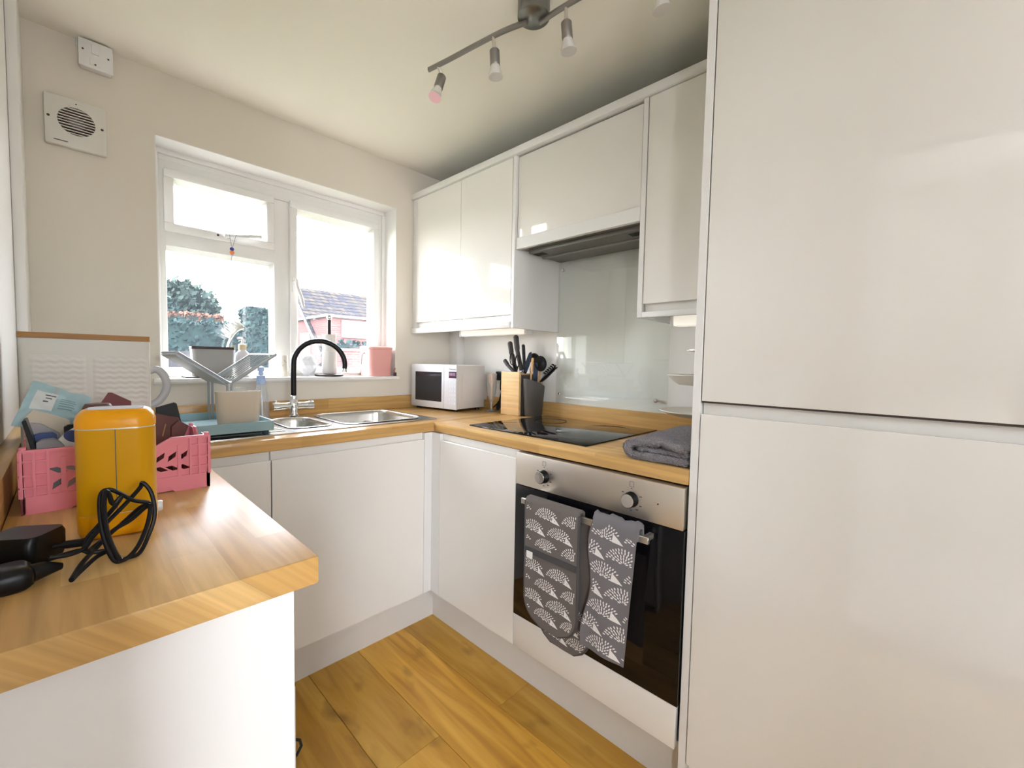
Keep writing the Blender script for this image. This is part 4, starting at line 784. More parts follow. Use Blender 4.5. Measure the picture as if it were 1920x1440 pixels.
# tea towel
tt = thing('tea_towel', 'grey tea towel with hedgehog print hanging from the oven handle', 'tea towel', (hx, -.93, .36))
f3 = cloth_fn(hx-.018, .0035, .7, .006)
def e3_(z):
    k = (.745-z)/.39; a = -1.008 + .030*k; c = -.872 + .030*k + .010*math.sin(k*9)
    return a, c
b = B(); sheet(b, dict(z1=.735, z0=.356, e=e3_), f3, .010); obj('front_drop', b, MT['mitt2'], tt, smooth=70)
f4 = cloth_fn(hx+.013, .002, .2, .002)
def e4_(z): k = (.745-z)/.39; return -.985+.02*k, -.872+.012*k
b = B(); sheet(b, dict(z1=.735, z0=.385, e=e4_), f4, .006); obj('back_drop', b, MT['mitt2'], tt, smooth=70)
b = B(); pr = [(hx-.018, .715), (hx-.020, .738), (hx-.012, .752), (hx+.004, .755), (hx+.017, .745), (hx+.020, .715), (hx+.014, .715), (hx+.010, .735), (hx, .739), (hx-.008, .736), (hx-.009, .715)]
rings = []
for k in range(15):
    y = -1.008+.136*k/14; s = .45+.35*math.sin(k*.9+.6)+.2*math.sin(k*2.3); rings.append([(p[0], y, p[1] + (.010*s if p[1] > .73 else 0)) for p in pr])
loft(b, rings); obj('gathered_top', b, MT['mitt2'], tt, smooth=80)
b = B(); i4 = ins(e3_, .36, .742, .005)
for r, z in enumerate((.695, .640, .585, .530, .475, .420, .368)):
    for q in range(-1, 3): hedgehog(b, f3, -.855 - q*.115 - (.055 if r % 2 == 0 else 0), z, .046, False, i4, .0009)
obj('hedgehog_print', b, MT['printw'], tt, smooth=0)

# ------------------------------------------------------------------ dish rack, cutlery caddy, bottles
dr = thing('dish_rack', 'teal drip tray with grey V shaped plate rack on the drainer', 'dish rack', (-.75, .28, ZW+.004))
TX0, TX1, TY0, TY1, TZ0, TZ1 = -.900, -.604, .090, .470, ZW+.018, ZW+.050
b = B(); ro = rrect(TX0, TX1, TY0, TY1, .012); ri = rrect(TX0+.007, TX1-.007, TY0+.007, TY1-.007, .008)
loft(b, [[(x, y, TZ0) for x, y in ro], [(x, y, TZ1) for x, y in ro], [(x, y, TZ1) for x, y in ri], [(x, y, TZ0+.005) for x, y in ri]]); obj('drip_tray', b, MT['teal'], dr, smooth=40)
for x, y in ((TX0+.02, TY0+.03), (TX1-.02, TY0+.03), (TX0+.02, TY1-.03), (TX1-.02, TY1-.03)):
    b = B(); lathe(b, [(.008, ZW+.0045), (.010, TZ0+.001)], (x, y), 12); obj('foot', b, mat('teal_foot', (.05, .09, .095), .5), dr)
VX, VZ, RY0, RY1 = -.718, 1.0895, .165, .475
for side in (-1, 1):
    top = Vector((VX + side*.141, 0, 1.1885)); bot = Vector((VX + side*.006, 0, VZ)); b = B()
    for y in (RY0, RY1): tube(b, [(bot.x, y, bot.z), (top.x, y, top.z)], .0045, 8)
    for p in (top, bot): tube(b, [(p.x, RY0, p.z), (p.x, RY1, p.z)], .004, 8)
    wg = obj('rack_wing', b, MT['rackgrey'], dr)
    for i in range(1, 9):
        y = RY0 + (RY1-RY0)*i/9; b = B(); tube(b, [(bot.x, y, bot.z), (top.x, y, top.z)], .0021, 6); obj('wire', b, MT['rackgrey'], wg)
    if side == -1:
        b = B(); nrm = Vector((-.57, 0, -.82))*.004; A_ = [bot+nrm, top+nrm]; pl = [(bot.x-.003, bot.z-.0065), (top.x-.003, top.z-.0065), (top.x-.0045, top.z-.0085), (bot.x-.0045, bot.z-.0085)]; prism(b, pl, 'y', RY0, RY1); obj('solid_underside', b, MT['rackgrey'], dr, smooth=0)
for y in (RY0+.012, RY1-.012):
    for s in (-1, 1):
        b = B(); tube(b, spline([(VX+s*.010, y, VZ+.004), (VX+s*.0065, y, VZ-.012), (VX+s*.006, y, VZ-.05), (VX+s*.006, y, TZ0+.006)], 4), .0042, 8); obj('post', b, MT['rackgrey'], dr)
b = B(); R = []; R2 = []
for z, i_ in ((TZ0+.006, .010), (TZ0+.010, .006), (TZ0+.135, 0)): R.append([(x, y, z) for x, y in rrect(-.769+i_, -.638-i_, .102+i_, .162-i_, .022)])
R += [[(x, y, TZ0+.135) for x, y in rrect(-.766, -.641, .105, .159, .020)], [(x, y, TZ0+.012) for x, y in rrect(-.757, -.650, .113, .151, .016)]]
loft(b, R); tag(obj('cutlery_caddy', b, MT['cream'], smooth=50), 'cream oval cutlery caddy standing in the teal drip tray', 'caddy')
bo = thing('pump_bottle', 'clear plastic bottle with pale blue pump beside the tap', 'bottle', (-.535, .492, ZW+.004))
cx, cy = -.535, .490; zb = ZW+.0045
b = B(); lathe(b, [(.028, zb), (.031, zb+.004), (.031, zb+.06), (.026, zb+.10), (.020, zb+.135), (.014, zb+.158), (.013, zb+.172), (.012, zb+.172), (.013, zb+.156), (.018, zb+.135), (.024, zb+.10), (.029, zb+.06), (.029, zb+.006), (.0, zb+.004)], (cx, cy), 24); obj('bottle_body', b, MT['clear'], bo)
b = B(); lathe(b, [(.0165, zb+.150), (.0165, zb+.185), (.010, zb+.190), (.008, zb+.205), (.013, zb+.207), (.013, zb+.222), (.004, zb+.226)], (cx, cy), 20); obj('pump_collar', b, mat('pale_blue_pump', (.45, .58, .85), .3), bo)
b = B(); tube(b, [(cx, cy, zb+.152), (cx+.004, cy, zb+.012)], .003, 8); obj('dip_tube', b, MT['white'], bo)
b = B(); cx, cy = -.640, .405; zb = TZ0+.006; lathe(b, [(.026, zb), (.028, zb+.003), (.034, zb+.125), (.0325, zb+.125), (.027, zb+.006), (0, zb+.006)], (cx, cy), 24); tag(obj('drinking_glass', b, MT['wineglass']), 'clear drinking glass standing in the teal drip tray', 'glass')

# ------------------------------------------------------------------ window sill objects
ZS = 1.0878
cb = thing('food_caddy', 'grey food waste caddy with dark rim on the window sill', 'caddy', (-.667, .69, ZS))
b = B(); R = [[(x, y, z) for x, y in rrect(-.742+i_, -.592-i_, .650+i_, .722-i_, .014)] for z, i_ in ((ZS+.006, .006), (ZS+.12, 0))]; R += [[(x, y, ZS+.12) for x, y in rrect(-.739, -.595, .653, .719, .012)], [(x, y, ZS+.012) for x, y in rrect(-.732, -.602, .660, .712, .010)]]; loft(b, R); obj('caddy_body', b, MT['caddy'], cb)
b = B(); ro = rrect(-.744, -.590, .648, .724, .015); loft(b, [[(x, y, ZS+.120) for x, y in ro], [(x, y, ZS+.131) for x, y in ro]]); obj('lid', b, MT['darkbrown'], cb)
b = B(); box(b, -.770, -.60, .628, .728, ZS, ZS+.0055, bev=.002); tag(obj('dark_tray', b, MT['darkbrown']), 'thin dark tray under the grey food caddy', 'tray')
sd = thing('soap_dispenser', 'white soap bottle with tan collar on the sill by the caddy', 'soap bottle', (-.552, .69, ZS)); cx, cy = -.553, .690
b = B(); lathe(b, [(.026, ZS), (.029, ZS+.004), (.030, ZS+.085), (.027, ZS+.105), (.015, ZS+.118), (.0135, ZS+.124)], (cx, cy), 24); obj('bottle_body', b, mat('milky_plastic', (.82, .80, .84), .3), sd)
b = B(); lathe(b, [(.0155, ZS+.122), (.0155, ZS+.146), (.012, ZS+.148)], (cx, cy), 20); obj('collar', b, MT['tan'], sd)
b = B(); lathe(b, [(.005, ZS+.147), (.0045, ZS+.168)], (cx, cy), 12); tube(b, [(cx, cy, ZS+.168), (cx-.004, cy-.005, ZS+.174), (cx-.022, cy-.020, ZS+.172)], .005, 8); obj('pump_head', b, MT['white'], sd)
db = thing('dish_brush', 'white dish brush with pale bristles leaning behind the food caddy', 'brush', (-.585, .735, ZS)); y0 = .733
hp = spline([(-.607, y0, ZS+.004), (-.606, y0, ZS+.08), (-.600, y0-.002, ZS+.14), (-.583, y0-.006, ZS+.185), (-.562, y0-.010, ZS+.213), (-.540, y0-.012, ZS+.224)], 5)
b = B(); tube(b, hp, [.006]*14+[.009]*6+[.011]*6, 10, sy=.7); obj('handle', b, mat('brush_plastic', (.72, .70, .63), .4), db)
b = B(); random.seed(11)
for i in range(90):
    p = hp[random.randint(13, 25)]; q = Vector((-.028+random.uniform(-.012, .012), random.uniform(-.012, .010), .030+random.uniform(-.010, .012))); tube(b, [p + Vector((random.uniform(-.006, .006), random.uniform(-.007, .007), .004)), p+q], .0011, 4)
br = obj('bristles', b, mat('bristle', (.85, .84, .80), .6), db, smooth=0); br['kind'] = 'stuff'
b = B(); cx, cy = -.381, .690; lathe(b, [(.016, ZS), (.0175, ZS+.003), (.0175, ZS+.098), (.016, ZS+.101), (.0155, ZS+.098), (.0155, ZS+.01), (0, ZS+.01)], (cx, cy), 24); cu_ = tag(thing('candle_tumbler', 'slim white tumbler with small dots beside the tap on the sill', 'tumbler', (cx, cy, ZS)), 'slim white tumbler with small dots beside the tap on the sill', 'tumbler'); obj('tumbler_body', b, MT['ivory'], cu_)
b = B(); random.seed(2)
for i in range(26):
    a = random.uniform(0, 2*PI); z = ZS+random.uniform(.045, .078); lathe(b, [(.0016, 0), (.0016, .0004)], n=6, M=frame((cx+.0175*math.cos(a), cy+.0175*math.sin(a), z), (0, 0, 1), (math.cos(a), math.sin(a), 0)))
obj('dot_print', b, MT['redmark'], cu_, smooth=0)
kr = thing('kitchen_roll_holder', 'kitchen roll holder with dark pole and round base', 'kitchen roll holder', (-.165, .690, ZS)); cx, cy = -.168, .676
b = B(); lathe(b, [(.066, ZS), (.068, ZS+.003), (.068, ZS+.009), (.064, ZS+.012), (0, ZS+.012)], (cx, cy), 36); obj('base', b, MT['darkbrown'], kr)
b = B(); lathe(b, [(.0085, ZS+.012), (.0085, ZS+.288)], (cx, cy), 16); obj('pole', b, MT['black'], kr)
b = B(); lathe(b, [(.0085, ZS+.287), (.012, ZS+.291), (.013, ZS+.300), (.011, ZS+.309), (.006, ZS+.314), (0, ZS+.315)], (cx, cy), 16); obj('finial', b, MT['chrome'], kr)
b = B(); lathe(b, [(.0335, ZS+.0135), (.0335, ZS+.212), (.0105, ZS+.212), (.0105, ZS+.0135)], (cx, cy), 32); lathe(b, [(.0336, ZS+.0135), (.0355, ZS+.016), (.0355, ZS+.125), (.0336, ZS+.127)], (cx, cy), 32, cap0=False, cap1=False); tag(obj('kitchen_roll', b, mat('tissue_paper', (.80, .78, .74), .9, bump=.3, bscale=180)), 'white kitchen roll on the dark pole holder', 'kitchen roll')
random.seed(8); b = B(); bmesh.ops.create_icosphere(b, subdivisions=2, radius=1)
for v in b.verts:
    p = v.co.copy(); n_ = noise.noise(p*1.7)*.25; v.co = Vector((-.262 + p.x*.045*(1+n_), .700 + p.y*.026*(1+n_), ZS+.055+p.z*.054*(1+n_*.8)))
    v.co.z = max(v.co.z, ZS+.0006)
tag(obj('plastic_bag', b, mat('white_film', (.86, .86, .88), .3, trans=.2), smooth=0), 'crumpled white plastic bag on the sill left of the kitchen roll', 'plastic bag')
pb = thing('compost_bin', 'pale pink compost bin with lid and wire handle on the sill', 'compost bin', (.075, .685, ZS))
b = B()
loft(b, [[(x, y, z) for x, y in rrect(.022+i_, .160-i_, .610+i_, .738-i_, .022)] for z, i_ in ((ZS, .006), (ZS+.004, .003), (ZS+.146, 0))]); obj('bin_body', b, MT['pinkbin'], pb)
b = B(); loft(b, [[(x, y, z) for x, y in rrect(.019+i_, .163-i_, .607+i_, .741-i_, .024)] for z, i_ in ((ZS+.147, 0), (ZS+.158, 0), (ZS+.162, .006))]); obj('lid', b, MT['pinkbin'], pb)
b = B(); tube(b, spline([(.021, .672, ZS+.125), (.008, .670, ZS+.118), (.000, .664, ZS+.092), (-.006, .655, ZS+.062)], 5), .0042, 8); obj('handle', b, MT['rackgrey'], pb)
orn = thing('small_ornament', 'tiny dark box ornament with curled figure beside the compost bin', 'ornament', (.167, .603, ZS)); b = B(); box(b, .158, .176, .600, .6065, ZS, ZS+.020, bev=.001); obj('base', b, MT['darkbrown'], orn)
b = B(); tube(b, spline([(.166, .603, ZS+.019), (.162, .603, ZS+.028), (.164, .603, ZS+.038), (.170, .603, ZS+.041)], 4), [.004]*9+[.003]*4, 8); obj('curl', b, mat('rose_ceramic', (.45, .16, .14), .4), orn)

# beads hanging from the vent handle
bd = thing('bead_charm', 'string of orange and blue beads hanging from the vent handle', 'charm', (-.590, .700, 1.62)); yb = FY0-.062
b = B(); tube(b, spline([(-.598, yb, 1.716), (-.594, yb+.002, 1.69), (-.589, yb, 1.655)], 4), .0012, 6); tube(b, spline([(-.570, yb, 1.720), (-.578, yb+.002, 1.69), (-.587, yb, 1.655)], 4), .0012, 6); tube(b, spline([(-.589, yb, 1.625), (-.594, yb, 1.58), (-.591, yb, 1.53)], 4), .0009, 6)
tube(b, spline([(-.598, yb, 1.716), (-.585, yb-.003, 1.727), (-.570, yb, 1.720)], 4), .0012, 6); obj('cord', b, MT['rackgrey'], bd)
for z, r, mt in ((1.649, .0085, 'bead_b'), (1.634, .0095, 'bead_o'), (1.621, .005, 'lilac')):
    b = B(); bmesh.ops.create_uvsphere(b, u_segments=14, v_segments=8, radius=r, matrix=Matrix.Translation((-.589, yb, z))); obj('bead', b, MT[mt], bd, smooth=180)

# ------------------------------------------------------------------ fan and fused switch on the back wall
fn = thing('extractor_fan', 'square white extractor fan with slatted round grille', 'extractor fan', (-1.060, YB, 1.957)); fx, fz_ = -1.060, 1.957
b = B(); box(b, -1.136, -.985, YB-.022, YB, 1.877, 2.040, bev=.006); fp_ = obj('cover_plate', b, MT['fancream'], fn)
c = B(); lathe(c, [(.046, -.1), (.046, .1)], n=40, M=frame((fx, YB-.022, fz_+.010), (1, 0, 0), (0, -1, 0))); cut(fp_, c)
b = B(); lathe(b, [(.0455, 0), (.0455, .003)], n=40, M=frame((fx, YB-.001, fz_+.010), (1, 0, 0), (0, -1, 0))); obj('dark_duct', b, MT['dark'], fn)
b = B(); lathe(b, [(.020, 0), (.020, .010)], n=30, M=frame((fx, YB-.004, fz_+.010), (1, 0, 0), (0, -1, 0))); obj('motor_hub', b, MT['greyp'], fn)
for i in range(10):
    z = fz_+.010 - .0405 + i*.009; hw = math.sqrt(max(0, .0458**2 - (z-fz_-.010)**2)); b = B(); prism(b, [(YB-.022, z-.0019), (YB-.0205, z+.0017), (YB-.010, z+.0024), (YB-.0115, z-.0010)], 'x', fx-hw, fx+hw); obj('slat', b, MT['fancream'], fn, smooth=0)
for x, z in ((-1.126, fz_+.008), (-.997, fz_+.008), (fx, 2.025)): b = B(); lathe(b, [(.004 if x != fx else .002, 0), (.004 if x != fx else .002, .001)], n=10, M=frame((x, YB-.022, z), (1, 0, 0), (0, -1, 0))); obj('screw', b, MT['darkbrown'], fn)
b = B(); box(b, -1.115, -1.082, YB-.0226, YB-.0218, 1.8915, 1.8945); obj('logo_strip', b, MT['ink'], fn, smooth=0)
sw = thing('fused_switch', 'white fused switch box fixed high above the extractor fan', 'switch', (-1.01, YB, 2.207))
b = B(); box(b, -1.048, -.968, YB-.030, YB, 2.161, 2.246, bev=.004); obj('back_box', b, MT['white'], sw)
b = B(); box(b, -1.051, -.965, YB-.038, YB-.029, 2.158, 2.249, bev=.003); fpz = obj('face_plate', b, MT['white'], sw)
b = B(); box(b, -1.019, -1.000, YB-.041, YB-.037, 2.206, 2.238, bev=.001, seg=1); obj('rocker', b, MT['white'], fpz)
b = B(); box(b, -1.024, -.996, YB-.0395, YB-.037, 2.168, 2.190, bev=.001, seg=1); obj('fuse_holder', b, MT['white'], fpz)
for x, z in ((-1.040, 2.212), (-.977, 2.206), (-1.010, 2.172)): b = B(); lathe(b, [(.0028, 0), (.0028, .001)], n=10, M=frame((x, YB-.0392, z), (1, 0, 0), (0, -1, 0))); obj('screw', b, MT['darkbrown'], fpz)
b = B(); box(b, -1.056, -1.050, YB-.006, YB, 2.228, ZC, bev=.001, seg=1); obj('cable_trunk', b, MT['white'], sw)

# ------------------------------------------------------------------ ceiling spotlight bar
sl = thing('spotlight_bar', 'brushed grey ceiling light with curved arms and spot heads', 'ceiling light', (-.11, -.632, ZC))
b = B(); lathe(b, [(.048, ZC-.0005), (.048, ZC-.046), (.043, ZC-.050), (0, ZC-.050)], (-.108, -.632), 36); obj('canopy', b, mat('dark_nickel', (.22, .225, .21), .3, .85), sl)
def arm(pts): b = B(); tube(b, spline(pts, 6), .0065, 10, sy=1.35); return obj('arm', b, MT['grey_metal'], sl)
ZA = 2.199
arm([(-.194, -.219, ZA), (-.176, -.32, ZA), (-.158, -.44, ZA), (-.140, -.54, ZA), (-.118, -.615, ZA)]); arm([(-.090, -.642, ZA), (-.088, -.72, ZA), (-.078, -.82, ZA), (-.062, -.93, ZA), (-.042, -1.03, ZA)])
def head(base, joint, mid, tip, lens_mt=None):  # last argument is the lens material, frosted by default
    base, joint, mid, tip = map(Vector, (base, joint, mid, tip)); d = (tip-joint).normalized()
    b = B(); tube(b, [base, joint], .005, 8); tube(b, [joint - d*.004, joint + d*.004], .007, 8); st = obj('stem', b, MT['handle'], sl)
    b = B(); tube(b, [joint + d*.002, joint + d*.006, mid - d*.002, mid], [.012, .0155, .0155, .0145], 20); obj('spot_head', b, MT['grey_metal'], sl)
    L_ = (tip-mid).length; b = B(); lathe(b, [(.0125, -.004), (.0135, .0), (.016, L_*.35), (.0225, L_*.95), (.0235, L_), (.0215, L_+.0005)], n=24, M=frame(mid, (1, 0.2, 0), d), cap1=False); bl = obj('bulb', b, MT['frost'], sl)
    b = B(); lathe(b, [(0, L_-.001), (.0216, L_-.001), (.0216, L_+.0004), (0, L_+.001)], n=24, M=frame(mid, (1, .2, 0), d)); obj('bulb_lens', b, lens_mt or MT['frost'], bl)
head((-.186, -.262, ZA-.004), (-.168, -.262, 2.172), (-.188, -.266, 2.118), (-.207, -.272, 2.082), MT['pinkbulb'])
head((-.149, -.500, ZA-.004), (-.147, -.505, 2.158), (-.145, -.507, 2.108), (-.143, -.509, 2.073)); head((-.0862, -.737, ZA-.004), (-.085, -.737, 2.158), (-.080, -.740, 2.108), (-.075, -.743, 2.075)); head((-.050, -.990, ZA-.004), (-.048, -.992, 2.158), (-.040, -.998, 2.108), (-.034, -1.002, 2.075))

# ------------------------------------------------------------------ bread bin, jug
bb = thing('bread_bin', 'tall cream ribbed bread bin with thin wooden lid', 'bread bin', (-1.065, -.05, ZW))
BX0, BX1, BY0, BY1 = -1.1725, -.957, -.150, .045
b = B(); loft(b, [[(x, y, z) for x, y in rrect(BX0, BX1, BY0, BY1, .010)] for z in (ZW, ZW+.301)]); bod = obj('bin_body', b, MT['bin'], bb)
b = B(); nz_ = 80; nx = 60
for seg in ((BX0+.016, (BX0+BX1)/2-.005), ((BX0+BX1)/2+.005, BX1-.004)):
    g = []
    for i in range(nz_+1):
        z = ZW+.02+.245*i/nz_; row = []
        for j in range(nx+1):
            x = seg[0]+(seg[1]-seg[0])*j/nx; ed = min(1, j*.3, (nx-j)*.3, i*.3, (nz_-i)*.3)
            row.append(b.verts.new((x, BY0-.0003-.0009*ed*(.5+.5*math.sin(z*520 + .8*math.sin(x*330))), z)))
        g.append(row)
    for i in range(nz_):
        for j in range(nx): b.faces.new((g[i][j], g[i][j+1], g[i+1][j+1], g[i+1][j]))
obj('ribbed_relief', b, MT['bin'], bod, smooth=180)
b = B(); loft(b, [[(x, y, z) for x, y in rrect(BX0-.001, BX1+.001, BY0-.002, BY1+.002, .011)] for z in (ZW+.3015, ZW+.3135)]); obj('lid', b, MT['lidwood'], bb)
jg = thing('water_jug', 'white jug with thick pale grey handle behind the bread bin', 'jug', (-1.0, .125, ZW)); cx, cy = -.995, .135
b = B(); lathe(b, [(.050, ZW), (.054, ZW+.006), (.060, ZW+.12), (.060, ZW+.235), (.055, ZW+.245), (0, ZW+.248)], (cx, cy), 28); obj('jug_body', b, MT['white'], jg)
b = B(); tube(b, spline([(cx+.052, cy, ZW+.215), (cx+.080, cy, ZW+.226), (cx+.100, cy, ZW+.200), (cx+.102, cy, ZW+.165), (cx+.084, cy, ZW+.130), (cx+.055, cy, ZW+.115)], 6), .0095, 12, sy=1.1); obj('handle', b, mat('pale_grey_plastic', (.48, .48, .50), .4), jg)

# ------------------------------------------------------------------ pink crate and its contents
cr = thing('storage_crate', 'small pink folding plastic crate full of odds and ends', 'crate', (-1.028, -.385, ZW))
CX0, CX1, CY0, CY1, CT = -1.158, -.899, -.470, -.300, ZW+.108
def crate_top(L):        # raised corners, dipped middle
    return [(0, CT), (.062*L/.259, CT), (.095*L/.259, CT-.020), (L-.095*L/.259, CT-.020), (L-.062*L/.259, CT), (L, CT)]
def side_wall(name, p0, ux_, L, outn):
    M = Matrix.Identity(4); u = Vector(ux_); n_ = Vector(outn)
    for i in range(3): M[i][0] = u[i]; M[i][1] = -n_[i]; M[i][2] = (0, 0, 1)[i]; M[i][3] = (p0[0], p0[1], 0)[i]
    b = B(); pts = [(0, ZW+.002)] + [(x, z) for x, z in crate_top(L)] + [(L, ZW+.002)]
    prism(b, pts, 'y', .003, .006, M=M); o_ = obj(name, b, MT['pink'], cr, smooth=20)
    c = B(); zc = ZW+.058
    def slot(x, z, ang, ln=.0235, w=.0082):
        Ms = M @ Matrix.Translation((x, 0, z)) @ Matrix.Rotation(ang, 4, 'Y'); prism(c, [(-ln/2, -w/2), (ln/2-w, -w/2), (ln/2, w/2), (-ln/2+w, w/2)], 'y', -.01, .02, M=Ms)
    k = L/.259
    xl = .043
    while xl < L/2-.010:
        for s_, xx in ((1, xl), (-1, L-xl)):
            slot(xx, zc+.0115, s_*.62); slot(xx, zc-.0115, -s_*.62)
        xl += .0180
    cut(o_, c)
    # outer ribs: base band, rim, corner ladder
    b = B()
    pr = [(0, ZW), (.058*k, ZW), (.066*k, ZW+.009), (.100*k, ZW+.009), (.108*k, ZW), (.151*k, ZW), (.159*k, ZW+.009), (.193*k, ZW+.009), (.201*k, ZW), (L, ZW), (L, ZW+.030), (0, ZW+.030)]
    prism(b, pr, 'y', 0, .0045, M=M); obj('base_band', b, MT['pink'], cr, smooth=20)
    b = B(); tp_ = crate_top(L); prism(b, [(x, z) for x, z in tp_] + [(x, z-.0055) for x, z in tp_[::-1]], 'y', -.0005, .0075, M=M); obj('rim', b, MT['pink'], cr, smooth=20)
    for x0 in (0, L-.034*k):
        b = B()
        for xx in (x0, x0+.0145*k, x0+.0305*k): box(b, xx, xx+.0035*k, -.0018, .0045, ZW+.028, CT-.003, M=M)
        for zz in (.044, .064, .088): box(b, x0, x0+.034*k, -.0016, .0045, ZW+zz, ZW+zz+.0025, M=M)
        obj('corner_ladder', b, MT['pink'], cr, smooth=0)
    for xx in (.047*k, L-.053*k): b = B(); box(b, xx, xx+.006*k, .0006, .0045, ZW+.028, CT-.016, M=M); obj('rib', b, MT['pink'], cr, smooth=0)
    return o_
side_wall('front_wall', (CX0, CY0), (1, 0, 0), CX1-CX0, (0, -1, 0)); side_wall('back_wall', (CX1, CY1), (-1, 0, 0), CX1-CX0, (0, 1, 0))
side_wall('side_wall', (CX1, CY0), (0, 1, 0), CY1-CY0, (1, 0, 0)); side_wall('side_wall', (CX0, CY1), (0, -1, 0), CY1-CY0, (-1, 0, 0))
b = B(); box(b, CX0+.005, CX1-.005, CY0+.005, CY1-.005, ZW+.003, ZW+.007); obj('base_panel', b, MT['pink'], cr, smooth=0)
for x in (CX0+.004, CX1-.004):
    for y in (CY0+.004, CY1-.004): b = B(); lathe(b, [(.0045, CT-.002), (.0045, CT+.004), (.003, CT+.005)], (x, y), 10); obj('stacking_pin', b, MT['pink'], cr)
# contents, each standing inside the crate
zi = ZW+.0075
def leaf(name, label, cat, y, px, t, mt, r=0, group=None, dip=True):
    """upright slab in the plane y; px: outline in the photograph, carried down to the crate base"""
    P = [at(a_, c_, 'y', y) for a_, c_ in px]; pts = [(p.x, p.z) for p in P]
    if dip: pts = [(p[0], max(p[1], zi+.0005)) for p in pts] + [(pts[-1][0], zi), (pts[0][0], zi)]
    b = B(); prism(b, pts, 'y', y-t/2, y+t/2, bev=.0008); return tag(obj(name, b, mt, smooth=30), label, cat, group)
leaf('passport', 'maroon passport standing at the back of the pink crate', 'passport', -.318, [(188, 757), (203, 736), (210, 736), (246, 752)], .005, MT['maroon'])
o = leaf('passport', 'brown passport with gold print standing in the pink crate', 'passport', -.350, [(288, 774), (335, 783), (337, 789), (330, 830)], .005, MT['passport'])
q0, q1 = at(305, 818, 'y', -.3530), at(311, 795, 'y', -.3530); b = B(); tube(b, [q0, q1], .0012, 5); obj('gold_print', b, MT['gold'], o, smooth=0)
leaf('passport', 'dark brown passport tilted in front of the wallet in the crate', 'passport', -.362, [(321, 800), (335, 788), (354, 798), (342, 822)], .005, MT['passport'])
leaf('black_wallet', 'black leather wallet poking out behind the passports', 'wallet', -.332, [(292, 764), (327, 754), (331, 757), (339, 790)], .012, MT['black'])
ml = thing('mailing_bag', 'pale blue plastic mailing bag with address label in the crate', 'mailing bag', (-1.10, -.34, zi))
MC = [at(20, 798, 'y', -.352), at(150, 806, 'y', -.352), at(63, 713, 'y', -.318), at(172, 746, 'y', -.318)]
def mp_(u, v, dy):
    p = (MC[0]*(1-u)+MC[1]*u)*(1-v) + (MC[2]*(1-u)+MC[3]*u)*v; ed = min(1, 5*u, 5*(1-u), 5*v, 5*(1-v)); return p + Vector((0, noise.noise(Vector((u*5, v*5, 2)))*.006 + dy*ed, noise.noise(Vector((u*4, v*4, 7)))*.003))
def film(name, par, mt, u0, u1, v0, v1, dy, N=16, both=False):
    b = B()
    for sgn in ((1, -1) if both else (1,)):
        g = [[b.verts.new(mp_(u0+(u1-u0)*j/N, v0+(v1-v0)*i/N, dy*sgn)) for j in range(N+1)] for i in range(N+1)]
        for i in range(N):
            for j in range(N): b.faces.new((g[i][j], g[i][j+1], g[i+1][j+1], g[i+1][j]))
    return obj(name, b, mt, par, smooth=60)
film('bag_film', ml, MT['mailer'], 0, 1, 0, 1, -.004, 22, True)
lb = film('address_label', ml, MT['paperw'], .12, .46, .42, .84, -.0047, 8)
for u0, u1, v in ((.27, .44, .755), (.30, .40, .665), (.28, .36, .58)): film('label_lettering', lb, MT['ink'], u0, u1, v, v+.030, -.0051, 4)
fi = mat('faint_ink', (.20, .31, .34), .6)
for i in range(5): film('printed_line', ml, fi, .53, .76+.03*(i % 2), .50+i*.06, .522+i*.06, -.0047, 4)
film('tape', ml, mat('tape', (.40, .44, .43), .4), .37, .43, .86, .99, -.0047, 4)
leaf('envelope', 'cream padded envelope lying tilted across the crate', 'envelope', -.374, [(47, 780), (62, 768), (100, 778), (131, 788), (138, 822)], .008, MT['envelope'])
leaf('tablet_case', 'slim black slab leaning at the end of the crate', 'tablet', -.432, [(42, 788), (50, 785), (70, 838), (60, 842)], .045, MT['black'], dip=False)
leaf('zip_pouch', 'translucent grey pouch behind the blue case', 'pouch', -.390, [(55, 792), (78, 795), (112, 812), (114, 822)], .012, mat('grey_pouch', (.34, .32, .33), .35))
leaf('blue_case', 'dark blue plastic case lying in the crate', 'case', -.412, [(64, 815), (75, 812), (100, 810), (106, 814), (107, 826)], .014, MT['blue'])
o = leaf('grey_charger', 'grey plastic charger at the front of the crate', 'charger', -.447, [(68, 829), (78, 824), (100, 822), (112, 826), (122, 836)], .022, MT['greyp'])
o = leaf('mint_packet', 'white packet with blue oval print beside the yellow box', 'packet', -.440, [(109, 824), (122, 812), (142, 800), (170, 806), (172, 830)], .012, MT['paperw'])
b = B(); c0 = at(138, 818, 'y', -.4465); loft(b, [[(c0.x+.012*math.cos(2*PI*j/20)-.003*math.sin(2*PI*j/20), y_, c0.z+.011*math.sin(2*PI*j/20)) for j in range(20)] for y_ in (-.4468, -.4455)]); obj('oval_print', b, MT['blue'], o)
leaf('black_case', 'black spectacle case behind the white packet', 'case', -.400, [(120, 800), (128, 796), (190, 790), (196, 800)], .016, MT['black'])
b = B(); cx_ = at(158, 760, 'y', -.352); lathe(b, [(.020, zi), (.022, zi+.004), (.022, cx_.z-.004), (.018, cx_.z+.004), (0, cx_.z+.006)], (cx_.x+.018, -.372), 24); tag(obj('brown_pot', b, mat('brown_lid', (.14, .075, .065), .5)), 'round brown topped pot in the middle of the crate', 'pot')

